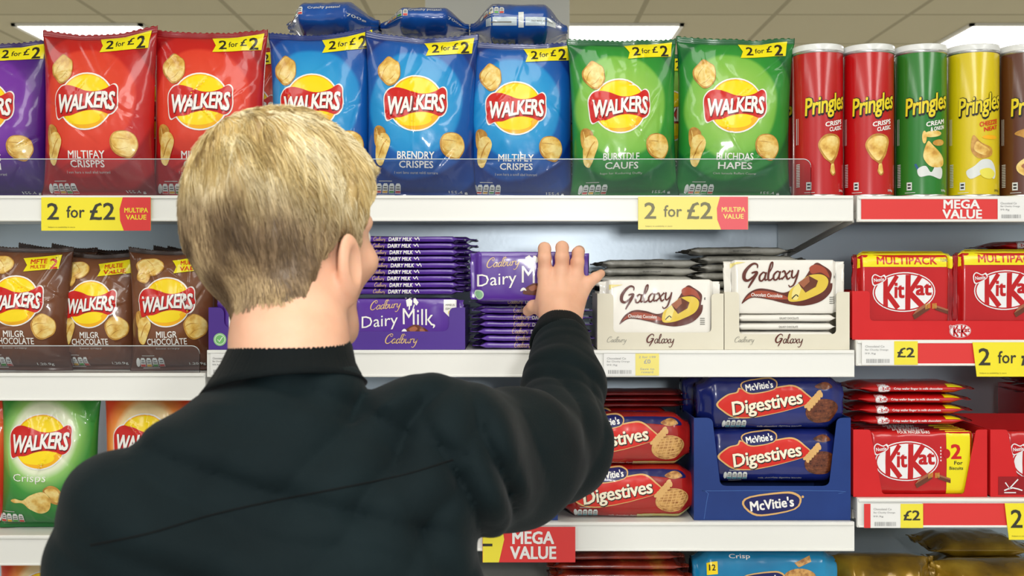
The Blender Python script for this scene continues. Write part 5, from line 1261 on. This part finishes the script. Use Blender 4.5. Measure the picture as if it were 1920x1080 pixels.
# ------------------------------------------------------------------ hair
def hair_th(q):
    az = np.abs(np.degrees(np.arctan2(q[:, 0], -(q[:, 1]+.008)))); z = q[:, 2]
    zh = np.interp(az, [0, 30, 52, 66, 80, 97, 103, 112, 124, 140, 180], [-.100, -.099, -.092, -.074, -.036, -.008, -.010, -.030, .020, .052, .060])
    zh = zh+.004*vnoise(az/5, z*0, 12)+.003*vnoise(az/2, z*0, 13)
    top = np.interp(z, [-.09, -.05, .0, .05, .10, .14], [.003, .006, .010, .014, .015, .015])
    front = np.clip((q[:, 1]-.02)/.06, 0, 1)*np.clip((z-.03)/.03, 0, 1)*.008
    cl = .0030*(vnoise(np.degrees(np.arctan2(q[:, 0], -q[:, 1]))/7, z*14, 3)+.6*vnoise(np.degrees(np.arctan2(q[:, 0], -q[:, 1]))/3, z*20, 4))*np.clip((z+.05)/.05, 0, 1)
    m = np.clip((z-zh)/.014, -.3, 1)
    return np.where(m > 0, (top+front)*m**.6+cl*np.clip(m, 0, 1), m*.012)
def neckhead(p):
    d = skull(hl(p)); n = sd_cap(p, NK[0], NK[1], .050, .0535); return smin(d, n, .018)
def hair_sdf(p): return neckhead(p)-hair_th(hl(p))
hv, hf = surface(lambda p: np.maximum(hair_sdf(p), -(hl(p)[:, 2]+.095)), HC-np.array([.14, .14, .12]), HC+np.array([.14, .15, .15]), .0026)
def hair_mat():
    m = bpy.data.materials.new('blond_hair'); m.use_nodes = True; nt = m.node_tree; b = nt.nodes['Principled BSDF']
    uv = nt.nodes.new('ShaderNodeUVMap'); sp_ = nt.nodes.new('ShaderNodeSeparateXYZ'); nt.links.new(uv.outputs['UV'], sp_.inputs[0])
    def ramp(st):
        cr = nt.nodes.new('ShaderNodeValToRGB'); el = cr.color_ramp.elements
        while len(el) < len(st): el.new(.5)
        for e, (q, c) in zip(el, st): e.position = q; e.color = lin(c)
        nt.links.new(sp_.outputs[0], cr.inputs['Fac']); return cr
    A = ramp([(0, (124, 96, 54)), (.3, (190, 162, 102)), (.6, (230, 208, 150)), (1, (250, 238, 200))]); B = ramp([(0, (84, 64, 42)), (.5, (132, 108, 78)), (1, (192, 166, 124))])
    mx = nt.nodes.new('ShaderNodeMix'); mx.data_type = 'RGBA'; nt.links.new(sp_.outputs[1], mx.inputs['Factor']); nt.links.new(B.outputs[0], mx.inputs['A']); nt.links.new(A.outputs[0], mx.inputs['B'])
    nt.links.new(mx.outputs['Result'], b.inputs['Base Color']); b.inputs['Roughness'].default_value = .42; b.inputs['Specular IOR Level'].default_value = .45
    return m
HAIRM = hair_mat()
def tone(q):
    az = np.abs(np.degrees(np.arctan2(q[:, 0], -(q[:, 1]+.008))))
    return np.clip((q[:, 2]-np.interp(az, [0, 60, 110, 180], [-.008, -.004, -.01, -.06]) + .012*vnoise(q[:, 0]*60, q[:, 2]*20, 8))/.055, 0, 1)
rs = np.random.RandomState(4)
# strands: roots spread over the hair surface, growing away from the whorl and down
vv = hv; tri = np.concatenate([hf[:, [0, 1, 2]], hf[:, [0, 2, 3]]]); a_, b_, c_ = vv[tri[:, 0]], vv[tri[:, 1]], vv[tri[:, 2]]
ar = np.linalg.norm(np.cross(b_-a_, c_-a_), axis=1); cen = hl(f32((a_+b_+c_)/3)); th0 = hair_th(cen); ar = ar*(th0 > .0006)*(skull(cen) > -.001)*np.where(cen[:, 2] < -.02, 1.7, 1)
NS = 20000; pick = rs.choice(len(tri), NS, p=ar/ar.sum()); u = rs.rand(NS, 1); v = rs.rand(NS, 1); sw = (u+v) > 1; u = np.where(sw, 1-u, u); v = np.where(sw, 1-v, v)
root = a_[pick]*(1-u-v)+b_[pick]*u+c_[pick]*v
def grad(p, e=.0015):
    p = f32(p); g = np.stack([hair_sdf(p+f32([e, 0, 0]))-hair_sdf(p-f32([e, 0, 0])), hair_sdf(p+f32([0, e, 0]))-hair_sdf(p-f32([0, e, 0])), hair_sdf(p+f32([0, 0, e]))-hair_sdf(p-f32([0, 0, e]))], 1)
    return g/(np.linalg.norm(g, axis=1, keepdims=True)+1e-9)
WHORL = hw((-.046, -.050, .088))
q0 = hl(f32(root)); zz = q0[:, 2]
Ln = np.interp(zz, [-.09, -.05, -.01, .04, .10], [.010, .014, .024, .040, .048])*rs.uniform(.7, 1.2, NS)
NP = 7; pts = np.zeros((NS, NP, 3)); p = root.copy(); rnd = rs.rand(NS)
clump = np.stack([vnoise(q0[:, 0]*58, q0[:, 2]*58+q0[:, 1]*45, 21+i) for i in range(3)], 1)
for k in range(NP):
    t = k/(NP-1); sd = hair_sdf(f32(p))[:, None]; n = grad(p)
    lift = (-.0022*np.clip((zz+.075)/.05, .2, 1)+.0052*t*np.clip((zz+.07)/.08, .35, 1)+.0030*clump[:, 0]*t*np.clip((zz+.03)/.05, 0, 1))[:, None]
    p = p-n*(sd-lift); pts[:, k] = p
    away = p-WHORL; dist = np.linalg.norm(away, axis=1, keepdims=True); swirl = np.cross(n, away)
    d = away/(dist+.01)+swirl/(dist+.01)*.55*np.exp(-dist/.05)+np.array([0.10, 0, -1.0])*np.clip(.35+dist/.10, 0, 1.4)
    qq = hl(f32(p)); fr = np.clip((qq[:, 1]-.0)/.06, 0, 1)[:, None]*np.clip((qq[:, 2]-.03)/.05, 0, 1)[:, None]
    d = d+fr*(HM[1]*1.0+HM[0]*.5)
    d = d+clump*.50*np.clip((zz[:, None]+.06)/.08, .3, 1)+rs.normal(size=(NS, 3))*.10
    d = d-n*(d*n).sum(1, keepdims=True); d = d/(np.linalg.norm(d, axis=1, keepdims=True)+1e-9)
    p = p+d*(Ln/(NP-1))[:, None]
rad = np.interp(np.arange(NP)/(NP-1), [0, .5, 1], [.00050, .00048, .00012])[None, :]*rs.uniform(.7, 1.25, NS)[:, None]
tan = np.gradient(pts, axis=1); tan /= np.linalg.norm(tan, axis=2, keepdims=True)+1e-9; nn = grad(pts.reshape(-1, 3)).reshape(pts.shape); sd_ = np.cross(tan, nn)
ringv = np.stack([pts+(sd_*math.cos(a)+nn*math.sin(a))*rad[..., None] for a in (PI/2, PI/2+2*PI/3, PI/2+4*PI/3)], 2)      # NS, NP, 3, 3
HV = ringv.reshape(-1, 3); base = (np.arange(NS)*NP*3)[:, None, None]+(np.arange(NP-1)*3)[None, :, None]+np.arange(3)[None, None, :]
nx_ = (np.arange(NS)*NP*3)[:, None, None]+(np.arange(NP-1)*3)[None, :, None]+((np.arange(3)+1) % 3)[None, None, :]
HF = np.stack([base, nx_, nx_+3, base+3], -1).reshape(-1, 4)
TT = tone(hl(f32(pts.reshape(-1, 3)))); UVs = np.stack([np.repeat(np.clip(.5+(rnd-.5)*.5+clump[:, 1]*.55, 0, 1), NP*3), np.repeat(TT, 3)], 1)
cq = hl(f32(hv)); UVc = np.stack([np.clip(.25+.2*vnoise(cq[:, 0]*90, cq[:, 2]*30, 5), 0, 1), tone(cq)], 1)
allv = np.concatenate([hv, HV]); allf = hf.tolist()+(HF+len(hv)).tolist()
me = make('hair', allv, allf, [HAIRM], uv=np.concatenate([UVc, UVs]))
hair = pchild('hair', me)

# ------------------------------------------------------------------ jacket
JP = [(.97, .172, .122, 0, 0), (1.00, .186, .130, 0, 0), (1.10, .190, .128, 0, 0), (1.22, .194, .126, 0, 0), (1.29, .168, .112, .008, .005), (1.335, .130, .09, .015, .012), (1.375, .08, .065, .025, .02)]
CH1 = np.array(P(560, 760, -.62))
def fold(p, a, n, lam, amp, r, ph=0., wob=.5):
    q = p-f32(a); n = f32(n)/np.linalg.norm(n); s = (q@n)/lam*2*PI+ph+wob*vnoise(p[:, 0]*9+p[:, 2]*7, p[:, 1]*9+p[:, 2]*11, 2)*3
    return amp*np.exp(-(q*q).sum(1)/(r*r))*(2*np.abs(np.cos(s/2))**.9-1.2)
ARMD = (WR_R-EL_R)/np.linalg.norm(WR_R-EL_R); UPD = (EL_R-SH_R)/np.linalg.norm(EL_R-SH_R)
def jacket_sdf(p):
    d = torso(p, JP)
    cn = f32(P(540, 722, -.606)); nr = Vector((math.cos(R(-4)), 0, -math.sin(R(-4)))).cross(Vector((0, math.cos(R(17)), -math.sin(R(17)))))
    d = smin(d, smax(sd_cap(p, P(546, 722, -.607), P(538, 812, -.63), .061, .084), (p-cn)@f32(nr), .004), .02)
    d = smin(d, sd_cap(p, P(606, 802, -.63), SH_R+np.array([-.01, 0, .0]), .036, .070), .035)
    d = smin(d, sd_cap(p, P(515, 815, -.645), SH_L, .050, .070), .045)
    arm = chain(p, [SH_R, SH_R*.45+EL_R*.55+np.array([0, 0, -.006]), EL_R], [.078, .074, .061], .03)
    arm = smin(arm, chain(p, [EL_R, EL_R*.5+WR_R*.5+np.array([.004, 0, 0]), WR_R+ARMD*-.028], [.060, .0525, .041], .02), .035)
    d = smin(d, arm, .035)
    d = smin(d, chain(p, [SH_L, EL_L, WR_L], [.070, .058, .043], .02), .035)
    f = fold(p, EL_R*.6+WR_R*.4, ARMD+np.array([.5, .2, .3]), .042, .0022, .075, 0., 1.) + fold(p, EL_R+np.array([-.04, 0, .03]), np.array([.75, .35, -.6]), .042, .0065, .085, 1.)
    f = f + fold(p, SH_R+np.array([.05, -.04, -.02]), np.array([.9, .1, .35]), .045, .0105, .09, .5) + fold(p, SH_R+np.array([-.06, -.06, .0]), np.array([.8, 0, -.55]), .055, .0100, .10, 2.)
    f = f + fold(p, np.array(P(430, 850, -.78)), np.array([.42, 0, .9]), .085, .0095, .17, .3) + fold(p, np.array(P(600, 1000, -.78)), np.array([.35, 0, .95]), .075, .0095, .16, 2.3)
    f = f + fold(p, WR_R-ARMD*.06, ARMD, .026, .0012, .045, 0, .9) + .0038*vnoise(p[:, 0]*16+p[:, 1]*6, p[:, 2]*14, 31)+.0010*vnoise(p[:, 0]*38, p[:, 2]*34+p[:, 1]*20, 32)
    d = d-f
    cut = (p-f32(WR_R-ARMD*.020))@f32(ARMD); near = np.linalg.norm(p-f32(WR_R), axis=1) < .09
    return np.where(near, np.maximum(d, cut), d)
jv, jf = surface(jacket_sdf, (-.52, -.98, .94), (.24, .02, 1.50), .0042)
def cloth(name, c0, c1):
    m = noisy(name, [(.3, c0), (.7, c1)], 9, .82, 0, detail=6, bump=.0)
    nt = m.node_tree; b = nt.nodes['Principled BSDF']; b.inputs['Specular IOR Level'].default_value = .15; b.inputs['Sheen Weight'].default_value = .03; b.inputs['Sheen Roughness'].default_value = .4
    tc = nt.nodes['Texture Coordinate']; nz = nt.nodes.new('ShaderNodeTexNoise'); nz.inputs['Scale'].default_value = 420; bp = nt.nodes.new('ShaderNodeBump'); bp.inputs['Distance'].default_value = .0006; bp.inputs['Strength'].default_value = .5
    nt.links.new(tc.outputs['Object'], nz.inputs['Vector']); nt.links.new(nz.outputs['Fac'], bp.inputs['Height']); nt.links.new(bp.outputs['Normal'], b.inputs['Normal'])
    return m
JM = cloth('dark_jacket_cloth', (6, 18, 21), (12, 26, 29)); RIB = cloth('ribbed_knit', (4, 11, 13), (7, 15, 17))
jacket = pchild('jacket', sdf_mesh('jacket', jv, jf, [JM], 1))
def ribbed(name, rings, ribs, n=240, amp=.0007, th=.004):
    """knitted band: rings = (centre, axis-x vector, axis-y vector, rx, ry)"""
    V = []; F = []; R_ = []
    prof = [(i, 0.) for i in range(len(rings))]
    for inner in (0, 1):
        seq = rings if not inner else rings[::-1]
        for c, ax, ay, rx, ry in seq:
            ax = Vector(ax).normalized(); ay = Vector(ay).normalized()
            for k in range(n):
                a = 2*PI*k/n; w = (amp*abs(math.sin(a*ribs/2)) if not inner else -th)
                V.append(Vector(c)+ax*((rx+w)*math.cos(a))+ay*((ry+w)*math.sin(a)))
    m = len(rings)*2
    for j in range(m):
        for k in range(n):
            a = j*n+k; b = j*n+(k+1) % n; jj = (j+1) % m; F.append((a, b, jj*n+(k+1) % n, jj*n+k))
    me = make(name, [tuple(v) for v in V], F, [RIB]); bm = bmesh.new(); bm.from_mesh(me); bmesh.ops.recalc_face_normals(bm, faces=bm.faces); bm.to_mesh(me); bm.free(); return me
def collar_rings():
    out = []
    for t, px, py, Y, rx, ry, tl, rl in ((0, 548, 647, -.590, .0560, .060, 20, -3), (.1, 547, 651, -.591, .0585, .0625, 20, -3), (.5, 541, 686, -.599, .0645, .068, 18, -4), (.85, 535, 719, -.608, .0740, .077, 16, -6), (1, 533, 732, -.612, .0795, .083, 15, -7)):
        c = P(px, py, Y); ax = Vector((math.cos(R(rl)), 0, -math.sin(R(rl)))); ay = Vector((0, math.cos(R(tl)), -math.sin(R(tl)))); out.append((c, ax, ay, rx, ry))
    return out
collar = pchild('collar', ribbed('collar', collar_rings(), 150))
ax_ = Vector((1, 0, 0)); A3 = Vector(ARMD); ay_ = A3.cross(ax_).normalized(); ax_ = ay_.cross(A3).normalized()
rings = []
for t, r in ((-.034, .0425), (-.030, .0440), (-.018, .0425), (.0, .0385), (.010, .0365), (.0125, .0350)):
    rings.append((Vector(WR_R)+A3*t, ax_, ay_, r*.98, r*.90))
pchild('cuff', ribbed('cuff', rings, 90))
A4 = Vector((WR_L-EL_L)/np.linalg.norm(WR_L-EL_L)); bx = Vector((1, 0, 0)); by = A4.cross(bx).normalized(); bx = by.cross(A4).normalized()
pchild('cuff', ribbed('cuff', [(Vector(WR_L)+A4*t, bx, by, r, r) for t, r in ((-.03, .045), (-.02, .045), (.02, .037), (.03, .036))], 90))
hc = Vector((TC[0], TC[1], 0)); hx = Vector((math.cos(TYAW), math.sin(TYAW), 0)); hy = Vector((-math.sin(TYAW), math.cos(TYAW), 0))
pchild('hem', ribbed('hem', [(hc+Vector((0, 0, z)), hx, hy, a, b) for z, a, b in ((1.01, .186, .130), (1.0, .190, .134), (.97, .182, .126), (.94, .174, .120), (.935, .170, .116))], 300, n=480))
# seams laid on the cloth
from mathutils.bvhtree import BVHTree
tree = BVHTree.FromPolygons([tuple(q.co) for q in jacket.data.vertices], [tuple(pl.vertices) for pl in jacket.data.polygons])
SEAM = cloth('seam_thread', (4, 7, 8), (5, 9, 10))
def seam(pix):
    o0 = Vector((0, -CAM_D, CAM_Z)); P3 = []
    for px, py, _ in catmull([(a, b, 0) for a, b in pix], 14):
        d = (P(px, py, 0)-o0).normalized(); hit = tree.ray_cast(o0, d)
        if hit[0] is not None: P3.append(hit[0]+hit[1]*.0002*(1 if hit[1].y < 0 else -1))
    V = []; F = []; r = .0009; n = 6
    for i, q in enumerate(P3):
        t = (P3[min(i+1, len(P3)-1)]-P3[max(i-1, 0)]).normalized(); s = t.cross(Vector((0, 1, 0))).normalized(); w = s.cross(t)
        V += [tuple(q+s*r*math.cos(2*PI*k/n)+w*r*.7*math.sin(2*PI*k/n)) for k in range(n)]
    for i in range(len(P3)-1):
        for k in range(n): F.append((i*n+k, i*n+(k+1) % n, (i+1)*n+(k+1) % n, (i+1)*n+k))
    return pchild('back_seam', make('back_seam', V, F, [SEAM]))
seam([(170, 1022), (280, 1000), (400, 965), (520, 938), (640, 915), (760, 890), (850, 862)])
# trousers and shoes
HIP = np.array([TC[0], TC[1], .93])
def trousers_sdf(p):
    d = torso(p, [(.84, .160, .112, 0, 0), (.92, .158, .110, 0, 0), (.99, .150, .104, 0, 0)])
    for s in (-1, 1):
        a = HIP+np.array([s*.085, s*.02, -.06]); k = HIP+np.array([s*.095, s*.02+.01, -.46]); f = HIP+np.array([s*.10, s*.02, -.86])
        d = smin(d, chain(p, [a, k, f], [.088, .064, .052], .02), .03)
    return d+.0015*vnoise(p[:, 0]*30, p[:, 2]*22, 5)
tv, tf = surface(trousers_sdf, (-.50, -.90, .02), (.12, -.40, 1.02), .008)
pchild('trousers', sdf_mesh('trousers', tv, tf, [cloth('dark_trousers', (30, 32, 40), (40, 42, 50))], 2))
for s in (-1, 1):
    c = HIP+np.array([s*.10, s*.02, -.93]); 
    sv, sf = surface(lambda p: smax(smin(sd_cap(p, c+np.array([0, -.03, .05]), c+np.array([s*.02, .15, .030]), .046, .040), sd_cap(p, c+np.array([0, -.02, .05]), c+np.array([0, -.02, .12]), .045, .042), .02), -(p[:, 2]-.001), .003), c+np.array([-.09, -.12, -.01]), c+np.array([.11, .24, .2]), .006)
    pchild('shoe', sdf_mesh('shoe', sv, sf, [mat((30, 30, 32), .5, name='shoe_leather')], 1))
for o in list(COL.objects):
    if o.type == 'MESH' and o.parent is None and 'label' not in o and 'kind' not in o: print('UNTAGGED', o.name)
